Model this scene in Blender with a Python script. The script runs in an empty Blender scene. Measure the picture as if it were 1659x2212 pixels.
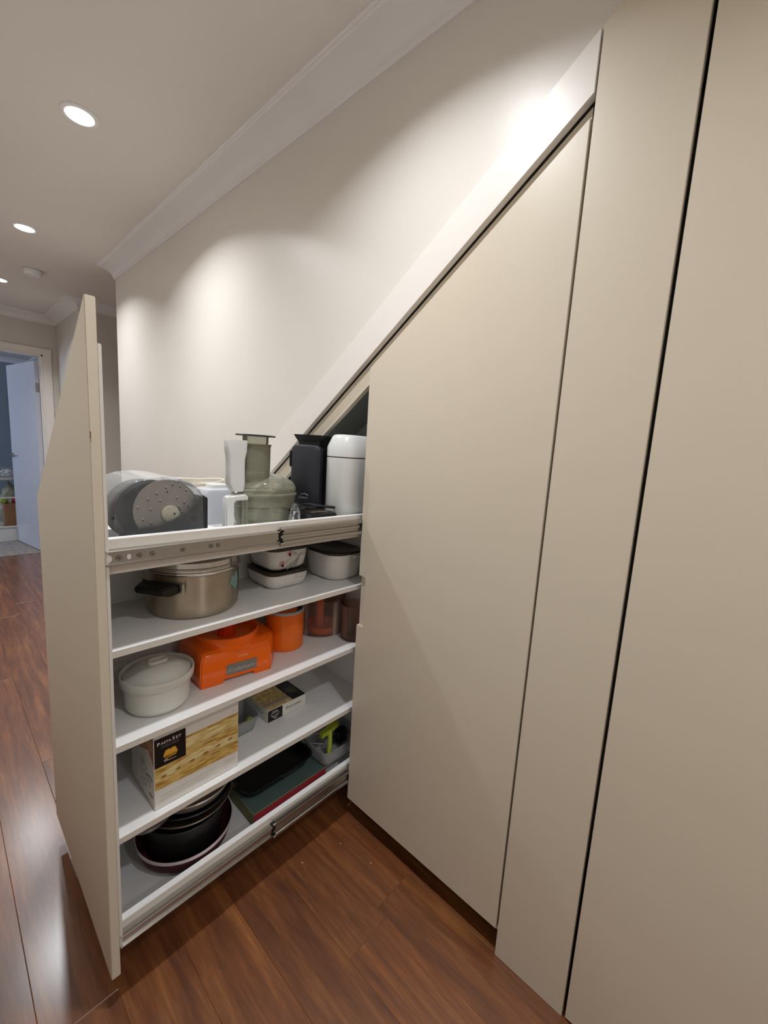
import bpy, bmesh, math, random
from mathutils import Vector, Matrix
random.seed(7)
PI = math.pi
scene = bpy.context.scene
COL = scene.collection

# ------------------------------------------------------------------ helpers
def lin(c):
    return tuple(((x/255.0)/12.92 if x/255.0 <= .04045 else ((x/255.0+.055)/1.055)**2.4) for x in c)

def mat(name, rgb, rough=.5, metal=0., noise=0., nscale=20., bump=0., bscale=200., trans=0., ior=1.45, coat=0.,
        stretch=None, spec=.5, alpha=1.):
    m = bpy.data.materials.new(name); m.use_nodes = True
    nt = m.node_tree; b = nt.nodes['Principled BSDF']
    c = lin(rgb)
    b.inputs['Roughness'].default_value = rough; b.inputs['Metallic'].default_value = metal
    b.inputs['IOR'].default_value = ior; b.inputs['Transmission Weight'].default_value = trans
    b.inputs['Coat Weight'].default_value = coat; b.inputs['Specular IOR Level'].default_value = spec
    b.inputs['Alpha'].default_value = alpha
    b.inputs['Base Color'].default_value = (*c, 1)
    tc = nt.nodes.new('ShaderNodeTexCoord'); mp = nt.nodes.new('ShaderNodeMapping')
    nt.links.new(tc.outputs['Object'], mp.inputs['Vector'])
    if stretch: mp.inputs['Scale'].default_value = stretch
    n = nt.nodes.new('ShaderNodeTexNoise'); n.inputs['Scale'].default_value = nscale; n.inputs['Detail'].default_value = 4
    nt.links.new(mp.outputs['Vector'], n.inputs['Vector'])
    r = nt.nodes.new('ShaderNodeValToRGB')
    k = noise
    r.color_ramp.elements[0].position = .3; r.color_ramp.elements[1].position = .7
    r.color_ramp.elements[0].color = (*[x*(1-k) for x in c], 1)
    r.color_ramp.elements[1].color = (*[min(1, x*(1+k)) for x in c], 1)
    nt.links.new(n.outputs['Fac'], r.inputs['Fac']); nt.links.new(r.outputs['Color'], b.inputs['Base Color'])
    if bump:
        n2 = nt.nodes.new('ShaderNodeTexNoise'); n2.inputs['Scale'].default_value = bscale; n2.inputs['Detail'].default_value = 3
        nt.links.new(mp.outputs['Vector'], n2.inputs['Vector'])
        bp = nt.nodes.new('ShaderNodeBump'); bp.inputs['Strength'].default_value = bump; bp.inputs['Distance'].default_value = .002
        nt.links.new(n2.outputs['Fac'], bp.inputs['Height']); nt.links.new(bp.outputs['Normal'], b.inputs['Normal'])
    return m

def clear_mat(name, rgb, rough=.05, opacity=.25, spec=.6):
    """thin clear plastic or glass: a mix of see-through and glossy tinted film"""
    m = bpy.data.materials.new(name); m.use_nodes = True; nt = m.node_tree
    out = nt.nodes['Material Output']; b = nt.nodes['Principled BSDF']
    c = lin(rgb)
    b.inputs['Base Color'].default_value = (*c, 1); b.inputs['Roughness'].default_value = rough
    b.inputs['Specular IOR Level'].default_value = spec
    t = nt.nodes.new('ShaderNodeBsdfTransparent')
    t.inputs['Color'].default_value = (*[.94*(.72+.28*x/max(c)) for x in c], 1)
    fr = nt.nodes.new('ShaderNodeFresnel'); fr.inputs['IOR'].default_value = 1.45
    ns = nt.nodes.new('ShaderNodeTexNoise'); ns.inputs['Scale'].default_value = 25
    tc = nt.nodes.new('ShaderNodeTexCoord'); nt.links.new(tc.outputs['Object'], ns.inputs['Vector'])
    ma = nt.nodes.new('ShaderNodeMath'); ma.operation = 'MULTIPLY_ADD'
    ma.inputs[1].default_value = .06; ma.inputs[2].default_value = opacity-.03
    nt.links.new(ns.outputs['Fac'], ma.inputs[0])
    ad = nt.nodes.new('ShaderNodeMath'); ad.operation = 'ADD'; ad.use_clamp = True
    nt.links.new(ma.outputs[0], ad.inputs[0]); nt.links.new(fr.outputs[0], ad.inputs[1])
    mx = nt.nodes.new('ShaderNodeMixShader')
    nt.links.new(ad.outputs[0], mx.inputs[0]); nt.links.new(t.outputs[0], mx.inputs[1]); nt.links.new(b.outputs[0], mx.inputs[2])
    nt.links.new(mx.outputs[0], out.inputs['Surface'])
    return m

def emis(name, rgb, s):
    m = bpy.data.materials.new(name); m.use_nodes = True; nt = m.node_tree
    e = nt.nodes.new('ShaderNodeEmission'); e.inputs['Color'].default_value = (*lin(rgb), 1); e.inputs['Strength'].default_value = s
    nt.links.new(e.outputs[0], nt.nodes['Material Output'].inputs['Surface'])
    return m

class MB:
    def __init__(s): s.bm = bmesh.new()
    def _new(s, other, bevel=0, seg=2, ang=30):
        if bevel:
            es = [e for e in other.edges if len(e.link_faces) == 2 and e.calc_face_angle(0) > math.radians(ang)]
            bmesh.ops.bevel(other, geom=es, offset=bevel, segments=seg, affect='EDGES', clamp_overlap=True)
        me = bpy.data.meshes.new('t'); other.to_mesh(me); other.free()
        s.bm.from_mesh(me); bpy.data.meshes.remove(me); return s
    def box(s, x0, x1, y0, y1, z0, z1, bevel=0, seg=2):
        b = bmesh.new(); bmesh.ops.create_cube(b, size=1)
        for v in b.verts:
            v.co = Vector((x0+(v.co.x+.5)*(x1-x0), y0+(v.co.y+.5)*(y1-y0), z0+(v.co.z+.5)*(z1-z0)))
        return s._new(b, bevel, seg)
    def prism(s, pts, a, b_, plane='XZ', bevel=0, seg=2):
        """polygon in a plane, extruded from a to b_ along the third axis"""
        b = bmesh.new()
        def P(p, t):
            return {'XZ': (p[0], t, p[1]), 'YZ': (t, p[0], p[1]), 'XY': (p[0], p[1], t)}[plane]
        va = [b.verts.new(P(p, a)) for p in pts]; vb = [b.verts.new(P(p, b_)) for p in pts]
        b.faces.new(va); b.faces.new(vb[::-1])
        n = len(pts)
        for i in range(n): b.faces.new((va[i], vb[i], vb[(i+1) % n], va[(i+1) % n]))
        bmesh.ops.recalc_face_normals(b, faces=b.faces)
        if len(pts) > 4 and not bevel:
            bmesh.ops.triangulate(b, faces=[f for f in b.faces if len(f.verts) > 4])
        return s._new(b, bevel, seg)
    def loft(s, rings, cap=(True, True), closed=True):
        b = bmesh.new(); R = [[b.verts.new(p) for p in r] for r in rings]
        n = len(R[0])
        for i in range(len(R)-1):
            for j in range(n if closed else n-1):
                b.faces.new((R[i][j], R[i][(j+1) % n], R[i+1][(j+1) % n], R[i+1][j]))
        if closed and cap[0]: b.faces.new(R[0][::-1])
        if closed and cap[1]: b.faces.new(R[-1])
        bmesh.ops.recalc_face_normals(b, faces=b.faces)
        return s._new(b)
    def lathe(s, prof, c=(0, 0), n=48, sx=1, sy=1, cap=(True, True)):
        return s.loft([[(c[0]+r*sx*math.cos(2*PI*j/n), c[1]+r*sy*math.sin(2*PI*j/n), z) for j in range(n)] for r, z in prof], cap)
    def disc(s, cx, cy, cz, r, t, axis='X', n=32, bevel=0):
        b = bmesh.new(); bmesh.ops.create_cone(b, cap_ends=True, segments=n, radius1=r, radius2=r, depth=t)
        for v in b.verts:
            x, y, z = v.co
            v.co = {'X': Vector((cx+z, cy+x, cz+y)), 'Y': Vector((cx+x, cy+z, cz+y)), 'Z': Vector((cx+x, cy+y, cz+z))}[axis]
        bmesh.ops.recalc_face_normals(b, faces=b.faces)
        return s._new(b, bevel)
    def tube(s, path, r, n=10, closed=False):
        pts = [Vector(p) for p in path]; rings = []
        up = Vector((0, 0, 1))
        for i, p in enumerate(pts):
            if closed: t = pts[(i+1) % len(pts)]-pts[i-1]
            else: t = pts[min(i+1, len(pts)-1)]-pts[max(i-1, 0)]
            t.normalize()
            a = t.cross(up)
            if a.length < .05: a = t.cross(Vector((1, 0, 0)))
            a.normalize(); c = t.cross(a).normalized()
            rr = r[i] if isinstance(r, (list, tuple)) else r
            rings.append([p+a*rr*math.cos(2*PI*k/n)+c*rr*math.sin(2*PI*k/n) for k in range(n)])
        if closed: rings.append(rings[0])
        return s.loft(rings, (not closed, not closed))
    def quad(s, *p):
        b = bmesh.new(); b.faces.new([b.verts.new(q) for q in p]); return s._new(b)
    def build(s, name, m, parent=None, loc=None, smooth=35, hide=False):
        bmesh.ops.remove_doubles(s.bm, verts=s.bm.verts, dist=1e-6)
        if loc is not None: bmesh.ops.translate(s.bm, vec=-Vector(loc), verts=s.bm.verts)
        elif parent is not None and parent.get('_o'):
            bmesh.ops.translate(s.bm, vec=-Vector(parent['_o']), verts=s.bm.verts)
        me = bpy.data.meshes.new(name); s.bm.to_mesh(me); s.bm.free()
        if smooth:
            for p in me.polygons: p.use_smooth = True
            me.set_sharp_from_angle(angle=math.radians(smooth))
        me.materials.append(m)
        o = bpy.data.objects.new(name, me); COL.objects.link(o)
        if loc is not None: o.location = loc
        if parent is not None:
            o.parent = parent
            o['_o'] = list(parent['_o']) if parent.get('_o') else (0, 0, 0)
        else: o['_o'] = list(loc) if loc is not None else (0., 0., 0.)
        return o

def thing(name, label, cat, loc, group=None, rz=0):
    o = bpy.data.objects.new(name, None); COL.objects.link(o); o.empty_display_size = .05
    o.location = loc; o.rotation_euler = (0, 0, rz); o['_o'] = [float(q) for q in loc]
    o['label'] = label; o['category'] = cat
    if group: o['group'] = group
    return o
def tag(o, label, cat, group=None):
    o['label'] = label; o['category'] = cat
    if group: o['group'] = group
    return o
def struct(o): o['kind'] = 'structure'; return o

def rr(cx, cy, hx, hy, r, z, n=6):
    """rounded rectangle ring at height z"""
    pts = []
    for qx, qy, a0 in ((1, 1, 0), (-1, 1, PI/2), (-1, -1, PI), (1, -1, 1.5*PI)):
        for k in range(n+1):
            a = a0+PI/2*k/n
            pts.append((cx+qx*(hx-r)+r*math.cos(a), cy+qy*(hy-r)+r*math.sin(a), z))
    return pts

def text_mb(s, size, org, u, v, w=None, lift=.0004, shear=0, bold=0, mb=None):
    """lettering laid on a plane: org = lower left, u = reading direction, v = up; w = fitted width"""
    cu = bpy.data.curves.new('lettering', 'FONT'); cu.body = s; cu.size = 1; cu.shear = shear; cu.offset = bold
    cu.resolution_u = 3
    o = bpy.data.objects.new('lettering', cu); COL.objects.link(o)
    dg = bpy.context.evaluated_depsgraph_get(); me = bpy.data.meshes.new_from_object(o.evaluated_get(dg))
    bpy.data.objects.remove(o); bpy.data.curves.remove(cu)
    xs = [q.co.x for q in me.vertices]; x0, x1 = min(xs), max(xs)
    sx = (w/(x1-x0)) if w else size
    u = Vector(u); v = Vector(v); n = u.cross(v); org = Vector(org)
    for q in me.vertices:
        q.co = org+u*((q.co.x-x0)*sx)+v*(q.co.y*size)+n*lift
    mb = mb or MB(); mb.bm.from_mesh(me); bpy.data.meshes.remove(me)
    return mb

# ------------------------------------------------------------------ camera (measured from the photograph)
cam = bpy.data.cameras.new('camera'); co = bpy.data.objects.new('camera', cam); COL.objects.link(co)
R2 = Vector((0.73716496, 0.67301369, 0.06033569)); U2 = Vector((-0.14020255, 0.06499348, 0.98798739))
F2 = Vector((-0.66100762, 0.7367689, -0.14226915))
mx = Matrix((R2, U2, -F2)).transposed().to_4x4(); mx.translation = Vector((0, -.93, 1.30992))
co.matrix_world = mx
cam.sensor_fit = 'VERTICAL'; cam.sensor_height = 36; cam.lens = 884.01/2212*36; cam.clip_start = .02
scene.camera = co
scene.view_settings.view_transform = 'Standard'; scene.view_settings.look = 'None'
scene.view_settings.gamma = 1; scene.view_settings.use_curve_mapping = False
scene.view_settings.exposure = 0.2

# ------------------------------------------------------------------ materials
M = {}
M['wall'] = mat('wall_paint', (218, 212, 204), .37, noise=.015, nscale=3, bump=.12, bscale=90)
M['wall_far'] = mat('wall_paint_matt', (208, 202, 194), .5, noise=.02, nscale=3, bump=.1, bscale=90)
M['ceil'] = mat('ceiling_paint', (222, 216, 210), .7, noise=.012, nscale=3, bump=.08, bscale=60)
M['cornice'] = mat('cornice_plaster', (226, 224, 224), .45, noise=.012, nscale=6)
M['gloss'] = mat('enamel_trim_paint', (228, 222, 216), .36, noise=.01, nscale=5)
M['cab'] = mat('satin_beige_lacquer', (208, 197, 179), .36, noise=.012, nscale=4, bump=.04, bscale=700)
M['mel'] = mat('white_melamine', (232, 231, 230), .38, noise=.015, nscale=30, bump=.05, bscale=900)
M['meledge'] = mat('melamine_edge', (212, 206, 198), .45, noise=.03, nscale=60)
M['greymel'] = mat('grey_board', (192, 197, 190), .6, noise=.03)
M['steel'] = mat('zinc_steel', (178, 174, 168), .3, 1., noise=.08, nscale=30, stretch=(1, .1, 1))
M['steel_dark'] = mat('dark_steel', (70, 66, 62), .35, .9)
M['hole'] = mat('dark_gap', (12, 11, 10), .8)
M['carpet'] = mat('grey_carpet', (150, 143, 138), .95, noise=.2, nscale=25, bump=.6, bscale=300)
M['door'] = mat('white_door_paint', (205, 208, 218), .22, noise=.02, nscale=4, bump=.25, bscale=14)
M['room'] = mat('blue_grey_wall_paint', (138, 146, 156), .6, noise=.02)

# floor : strand bamboo boards
def wood_mat():
    m = bpy.data.materials.new('bamboo_boards'); m.use_nodes = True; nt = m.node_tree; N = nt.nodes; L = nt.links
    b = N['Principled BSDF']
    at = N.new('ShaderNodeAttribute'); at.attribute_name = 'board'
    tc = N.new('ShaderNodeTexCoord'); sh = N.new('ShaderNodeVectorMath'); sh.operation = 'MULTIPLY_ADD'
    sh.inputs[1].default_value = (3.7, 2.3, 5.1)
    L.new(at.outputs['Color'], sh.inputs[0]); L.new(tc.outputs['Object'], sh.inputs[2])
    mp = N.new('ShaderNodeMapping'); mp.inputs['Scale'].default_value = (1.3, 13, 1); L.new(sh.outputs[0], mp.inputs['Vector'])
    n1 = N.new('ShaderNodeTexNoise'); n1.inputs['Scale'].default_value = 2.2; n1.inputs['Detail'].default_value = 7
    n1.inputs['Roughness'].default_value = .62; n1.inputs['Distortion'].default_value = .35
    L.new(mp.outputs[0], n1.inputs['Vector'])
    cr = N.new('ShaderNodeValToRGB'); e = cr.color_ramp.elements
    e[0].position = .28; e[0].color = (*lin((84, 42, 16)), 1)
    e[1].position = .74; e[1].color = (*lin((152, 96, 46)), 1)
    k = e.new(.5); k.color = (*lin((118, 66, 28)), 1)
    L.new(n1.outputs['Fac'], cr.inputs['Fac'])
    mp2 = N.new('ShaderNodeMapping'); mp2.inputs['Scale'].default_value = (5, 60, 1); L.new(sh.outputs[0], mp2.inputs['Vector'])
    n2 = N.new('ShaderNodeTexNoise'); n2.inputs['Scale'].default_value = 3; n2.inputs['Detail'].default_value = 5
    L.new(mp2.outputs[0], n2.inputs['Vector'])
    mr = N.new('ShaderNodeMapRange'); mr.inputs[1].default_value = .35; mr.inputs[2].default_value = .7
    mr.inputs[3].default_value = .86; mr.inputs[4].default_value = 1.14
    L.new(n2.outputs['Fac'], mr.inputs[0])
    sx = N.new('ShaderNodeSeparateColor'); L.new(at.outputs['Color'], sx.inputs[0])
    mr2 = N.new('ShaderNodeMapRange'); mr2.inputs[3].default_value = .86; mr2.inputs[4].default_value = 1.04
    L.new(sx.outputs[0], mr2.inputs[0])
    mu = N.new('ShaderNodeMath'); mu.operation = 'MULTIPLY'; L.new(mr.outputs[0], mu.inputs[0]); L.new(mr2.outputs[0], mu.inputs[1])
    vm = N.new('ShaderNodeVectorMath'); vm.operation = 'SCALE'; L.new(cr.outputs[0], vm.inputs[0]); L.new(mu.outputs[0], vm.inputs['Scale'])
    L.new(vm.outputs[0], b.inputs['Base Color'])
    b.inputs['Roughness'].default_value = .5
    b.inputs['Coat Weight'].default_value = .95; b.inputs['Coat Roughness'].default_value = .23; b.inputs['Coat IOR'].default_value = 1.55
    b.inputs['Specular IOR Level'].default_value = .5
    bp = N.new('ShaderNodeBump'); bp.inputs['Strength'].default_value = .16; bp.inputs['Distance'].default_value = .002
    L.new(n2.outputs['Fac'], bp.inputs['Height']); L.new(bp.outputs[0], b.inputs['Normal'])
    return m
M['wood'] = wood_mat()

# ------------------------------------------------------------------ the setting
CZ = 2.4572; YW = .0186; X1 = -3.498; X2 = -4.5465; XE = -5.519; YL = -1.07; XR = 2.4
XA = -.9284; XB = -.343; XC = -.1656; XS = -.947; XL = -1.541

def floor():
    bm = bmesh.new(); lay = bm.loops.layers.color.new('board'); W = .143
    def bx(x0, x1, y0, y1, z0, z1, c):
        b = .0012
        v = [bm.verts.new(p) for p in ((x0, y0, z1-b), (x1, y0, z1-b), (x1, y1, z1-b), (x0, y1, z1-b),
             (x0+b, y0+b, z1), (x1-b, y0+b, z1), (x1-b, y1-b, z1), (x0+b, y1-b, z1))]
        for q in ((4, 5, 6, 7), (0, 1, 5, 4), (1, 2, 6, 5), (2, 3, 7, 6), (3, 0, 4, 7)):
            f = bm.faces.new([v[k] for k in q])
            for l in f.loops: l[lay] = c
    y = -.280-W*6
    row = -6
    rnd = random.Random(4)
    while y < 3.2:
        start = -.6075 if row == 0 else (-1.955 if row == -3 else -.6+rnd.uniform(-.9, .9))
        L = 1.83
        x = start-L*4
        while x < XR:
            a = max(x, -5.70); c_ = min(x+L, XR)
            if c_ > a+.01: bx(a, c_, y, y+W, -.012, 0, (rnd.random(), rnd.random(), rnd.random(), 1))
            x += L
        y += W; row += 1
    for z, s in ((-.0012, 1), (-.05, -1)):
        v = [bm.verts.new(p) for p in ((-5.7, -1.14, z), (XR, -1.14, z), (XR, 3.2, z), (-5.7, 3.2, z))]
        f = bm.faces.new(v[::s])
        for l in f.loops: l[lay] = (.1, .5, .5, 1)
    me = bpy.data.meshes.new('floor'); bm.to_mesh(me); bm.free(); me.materials.append(M['wood'])
    o = bpy.data.objects.new('floor', me); COL.objects.link(o); return struct(o)
floor()
struct(MB().box(-9.2, -5.70, -3.2, .5, -.05, .003).build('floor_bedroom', M['carpet']))
struct(MB().box(-5.64, XR+.1, -1.2, 3.3, CZ, CZ+.05).build('ceiling', M['ceil']))
struct(MB().box(-9.2, -5.64, -3.2, .5, CZ, CZ+.05).build('ceiling_bedroom', M['ceil']))

def flo(x): return 2.042+.7435*(x+.3414)       # lower edge of the stair fascia
def fup(x): return 2.1556+.7365*(x+.3406)      # upper edge of the stair fascia
def fmid(x): return (flo(x)+fup(x))/2
TOPZ = 2.36
xt = -.3406+(TOPZ-2.1556-.01)/.7365
struct(MB().prism([(X1, 0), (-1.56, 0), (-1.56, fmid(-1.56)), (xt, fmid(xt)), (.47, TOPZ-.02), (.47, 0), (XR, 0), (XR, CZ), (X1, CZ)],
                  YW, .12).build('wall_right', M['wall']))
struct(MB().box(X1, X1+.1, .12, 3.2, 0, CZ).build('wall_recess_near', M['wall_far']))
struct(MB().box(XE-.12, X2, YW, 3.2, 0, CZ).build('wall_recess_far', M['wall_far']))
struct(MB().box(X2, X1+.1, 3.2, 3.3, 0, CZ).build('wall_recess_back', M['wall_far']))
struct(MB().box(-5.64, XR+.1, YL-.1, YL, 0, CZ).build('wall_left', M['wall']))
struct(MB().box(XR, XR+.1, YL, .12, 0, CZ).build('wall_front', M['wall']))
# end wall with doorway
DY0, DY1, DZ = -.915, -.0996, 2.0825
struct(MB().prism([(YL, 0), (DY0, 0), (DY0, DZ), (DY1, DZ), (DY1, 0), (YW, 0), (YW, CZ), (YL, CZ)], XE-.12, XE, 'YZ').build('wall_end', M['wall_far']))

def cornice(name, path, mitre0=None, mitre1=None, flip=1):
    """cove cornice swept along a wall line; path = list of (x, y); profile = (out from wall, below ceiling)"""
    prof = [(0, .0685), (.006, .0685), (.008, .064), (.014, .060)]
    for k in range(9):
        a = PI/2*k/8
        prof.append((.014+.082*(1-math.cos(a)), .060-.046*math.sin(a)))
    prof += [(.1, .010), (.106, .010), (.110, .006), (.1105, 0), (0, 0)]
    P = [Vector(p) for p in path]; rings = []
    for i, p in enumerate(P):
        ds = []
        if i > 0: ds.append((P[i]-P[i-1]).normalized())
        if i < len(P)-1: ds.append((P[i+1]-P[i]).normalized())
        ns = [Vector((d.y, -d.x))*flip for d in ds]
        if len(ns) == 2:
            n = (ns[0]+ns[1]); n = n/(1+ns[0].dot(ns[1]))
        else: n = ns[0]
        rings.append([(p.x+n.x*o, p.y+n.y*o, CZ-d) for o, d in prof])
    return struct(MB().loft(rings, (True, True)).build(name, M['cornice'], smooth=28))
# normals: direction +x gives n = (0,-1) -> out of wall_right toward the hall
cornice('trim_1', [(X1, YW), (XR, YW)])
cornice('trim_2', [(XE, YL), (XE, YW), (X2, YW), (X2, 3.2)])
cornice('trim_3', [(XE, YL), (XR, YL)], flip=-1)

# ------------------------------------------------------------------ doorway, far room
ar = MB()
for y0, y1 in ((DY1-.002, DY1+.068), (DY0-.060, DY0+.002)):
    ar.box(XE, XE+.016, y0, y1, 0, DZ+.06, .003)
ar.box(XE, XE+.0165, DY0-.062, DY1+.070, DZ, DZ+.062, .003)
struct(ar.build('trim_4', M['gloss']))
jb = MB(); jb.box(XE-.12, XE, DY1-.014, DY1, 0, DZ).box(XE-.12, XE, DY0, DY0+.014, 0, DZ).box(XE-.12, XE, DY0, DY1, DZ-.014, DZ)
jb.box(XE-.06, XE-.045, DY1-.026, DY1-.014, 0, DZ-.014)
struct(jb.build('trim_5', M['gloss']))
struct(MB().box(XE, XE+.012, YL, DY0-.062, 0, .09, .003).build('baseboard_end', M['gloss']))
struct(MB().box(XE, XR, YL, YL+.012, 0, .09, .003).build('baseboard_left', M['gloss']))
th = math.radians(9.5)
d = struct(MB().box(-.82, 0, -.036, 0, .012, 2.03, .002).build('door_1', M['door']))
d.location = (XE-.125, DY1-.02, 0); d.rotation_euler = (0, 0, th)
h = MB(); h.disc(-.765, -.041, 1.03, .026, .01, 'Y', 24, .002); h.disc(-.765, -.055, 1.03, .009, .03, 'Y', 16)
h.tube([(-.765, -.068, 1.03), (-.74, -.07, 1.03), (-.66, -.066, 1.03)], [.009, .009, .007])
h.tube([(-.765, .03, 1.03), (-.74, .033, 1.03), (-.66, .03, 1.03)], [.009, .009, .007]); h.disc(-.765, .012, 1.03, .026, .024, 'Y', 24, .002)
h.build('door_handle', M['steel'], d)
h = MB(); h.box(.0, .004, -.036, 0, 1.72, 1.81); h.disc(.004, .003, 1.765, .006, .1, 'Z', 12)
h.build('hinge', M['steel'], d)
# far room shell
struct(MB().box(-9.3, -9.2, -3.2, .5, 0, CZ).build('wall_bedroom_far', M['room']))
struct(MB().box(-9.2, -5.64, .36, .46, 0, CZ).build('wall_bedroom_right', M['room']))
struct(MB().prism([(-9.2, 0), (-5.64, 0), (-5.64, CZ), (-9.2, CZ)], -3.3, -3.2).build('wall_bedroom_left', M['room']))
struct(MB().box(-5.74, -5.64, -3.2, YL-.1, 0, CZ).build('wall_bedroom_near', M['room']))
cornice('trim_7', [(-9.2, -3.2), (-9.2, .36), (-5.64, .36)])

def window():
    w = struct(MB().box(-8.4, -6.5, -3.2, -3.17, .82, .88, .003).box(-8.4, -6.5, -3.2, -3.17, 2.12, 2.18, .003)
               .box(-8.4, -8.34, -3.2, -3.17, .88, 2.12).box(-6.56, -6.5, -3.2, -3.17, .88, 2.12)
               .box(-7.48, -7.42, -3.2, -3.17, .88, 2.12).build('window_1', M['gloss']))
    MB().box(-8.34, -6.56, -3.198, -3.194, .88, 2.12).build('pane', emis('overcast_daylight', (190, 210, 255), 2.2), w)
window()

# clutter seen through the doorway
t = thing('wire_rack_table', 'white topped low stand with a wire basket rail seen through the far doorway', 'table', (-7.0, -.32, 0))
MB().box(-7.25, -6.8, -.75, .0, .70, .73, .004).build('table_top', M['mel'], t)
for x in (-7.22, -6.83):
    for y in (-.72, -.03): MB().box(x-.015, x+.015, y-.015, y+.015, .003, .70).build('leg', M['gloss'], t)
w = MB()
for z in (.745, .78, .815, .85): w.tube([(-6.82, -.70, z), (-6.82, -.05, z)], .0025, 6)
for i in range(14): w.tube([(-6.82, -.70+i*.05, .74), (-6.82, -.70+i*.05, .85)], .002, 6)
w.build('wire_rail', M['gloss'], t)
def crumple(name, cx, cy, cz, sx, sy, sz, m, seed, label, cat, group=None):
    bm = bmesh.new(); bmesh.ops.create_icosphere(bm, subdivisions=3, radius=1); rnd = random.Random(seed)
    for v in bm.verts:
        k = 1+rnd.uniform(-.22, .16)
        v.co = Vector((cx+v.co.x*sx*k, cy+v.co.y*sy*k, max(cz, cz+sz*.8+v.co.z*sz*k)))
    b = MB(); b.bm.free(); b.bm = bm
    return tag(b.build(name, m, loc=(cx, cy, cz), smooth=20), label, cat, group)
crumple('paper_pile', -6.93, -.30, .732, .09, .10, .05, mat('crumpled_paper', (205, 208, 214), .7), 3, 'crumpled pale papers lying on the stand beyond the doorway', 'papers')
tag(MB().box(-7.0, -6.86, -.62, -.40, .732, .752, .004).build('dark_tray', mat('black_tray_plastic', (22, 22, 26), .4), loc=(-6.93, -.51, .732)), 'thin black tray on the white stand beyond the doorway', 'tray')
tub = thing('plastic_tub', 'white plastic tub on the carpet seen through the far doorway', 'tub', (-6.62, -.33, .003))
MB().loft([rr(-6.62, -.33, .14, .12, .04, .003), rr(-6.62, -.33, .15, .14, .04, .17), rr(-6.62, -.33, .17, .155, .04, .172),
           rr(-6.62, -.33, .17, .155, .04, .185), rr(-6.62, -.33, .145, .13, .04, .185), rr(-6.62, -.33, .13, .11, .04, .02)]).build('tub_body', M['mel'], tub)
cb = thing('cardboard_box', 'brown cardboard box standing in the white tub beyond the doorway', 'box', (-6.62, -.30, .02))
MB().box(-6.71, -6.54, -.38, -.24, .021, .44, .003).build('box_body', mat('brown_card', (150, 108, 78), .8, noise=.05), cb)
MB().box(-6.715, -6.535, -.33, -.29, .44, .442).build('tape', mat('parcel_tape', (170, 130, 90), .3), cb)
tag(MB().tube([(-6.5, -.46, .19), (-6.5, -.46, .5), (-6.5, -.40, .52), (-6.5, -.20, .52)], .008).build('frame_rail', M['gloss'], loc=(-6.5, -.46, .19)), 'white bent tube standing at the tub rim beyond the doorway', 'frame')
crumple('green_cloth', -6.62, -.37, .445, .07, .035, .035, mat('green_cloth', (150, 168, 70), .9), 5, 'lime green cloth heaped on the cardboard box in the far room', 'cloth')
crumple('red_cloth', -6.60, -.26, .445, .07, .05, .03, mat('red_cloth', (165, 40, 44), .9), 6, 'red cloth heaped on the cardboard box in the far room', 'cloth')
crumple('cream_blanket', -6.98, -.25, .003, .10, .16, .36, mat('cream_fabric', (178, 176, 158), .95), 9, 'pale folded blanket heap under the white stand beyond the doorway', 'blanket')
crumple('dark_bag', -6.75, -.62, .003, .09, .1, .14, mat('dark_bag_fabric', (34, 34, 42), .8), 12, 'dark bag on the carpet left of the white tub', 'bag')
for z0, z1, lb in ((1.60, 1.95, 'upper of two dark framed pictures beside the open far door'), (1.20, 1.52, 'lower of two dark framed pictures beside the open far door')):
    pf = thing('picture_frame', lb, 'picture', (-9.198, .0, z0), 'dark pictures in the far room')
    MB().box(-9.199, -9.17, -.02, .26, z0, z1, .004).build('frame', mat('black_frame', (14, 14, 22), .4), pf)
    MB().box(-9.17, -9.168, .01, .23, z0+.03, z1-.03).build('picture_sheet', mat('dark_print', (36, 44, 84), .3, noise=.3), pf)

# ------------------------------------------------------------------ ceiling fittings
led = emis('led_diffuser', (255, 250, 246), 18)
ring_m = mat('downlight_white', (235, 235, 235), .4)
LX = [(-.70, 'downlight on the hall ceiling over the open pull-out storage'), (-2.0, 'glowing round downlight nearest the camera on the hall ceiling'),
      (-3.28, 'glowing round downlight in the middle of the visible ceiling row'), (-4.53, 'glowing round downlight farthest along the hall, cut by the left edge'),
      (.60, 'downlight on the hall ceiling behind the viewpoint'), (1.85, 'downlight on the hall ceiling nearest the front wall')]
LY = -.485
for x, lb in LX:
    t = thing('ceiling_downlight', lb, 'ceiling light', (x, LY, CZ), 'hall ceiling downlights')
    MB().lathe([(.058, CZ), (.058, CZ-.003), (.054, CZ-.006), (.045, CZ-.006), (.043, CZ-.003), (.043, CZ-.0005)], (x, LY), 40, cap=(False, False)).build('trim_ring', ring_m, t)
    MB().lathe([(.0435, CZ-.0028), (.0425, CZ-.0034)], (x, LY), 40).build('diffuser', led, t)
    la = bpy.data.lights.new('downlight_lamp', 'AREA'); la.shape = 'DISK'; la.size = .085; la.energy = {-.70: 7.4, .60: 5.8}.get(x, 9.0); la.color = (.95, .975, 1.)
    la.spread = math.radians(132)
    lo = bpy.data.objects.new('downlight_lamp', la); COL.objects.link(lo); lo.location = (0, 0, -.008); lo.parent = t
t = thing('smoke_alarm', 'white round smoke alarm on the hall ceiling between two downlights', 'smoke alarm', (-4.05, -.35, CZ))
MB().lathe([(.056, CZ), (.056, CZ-.010), (.052, CZ-.012), (.052, CZ-.028), (.044, CZ-.036), (0.001, CZ-.038)], (-4.05, -.35), 40, cap=(False, True)).build('alarm_body', ring_m, t)
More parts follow.
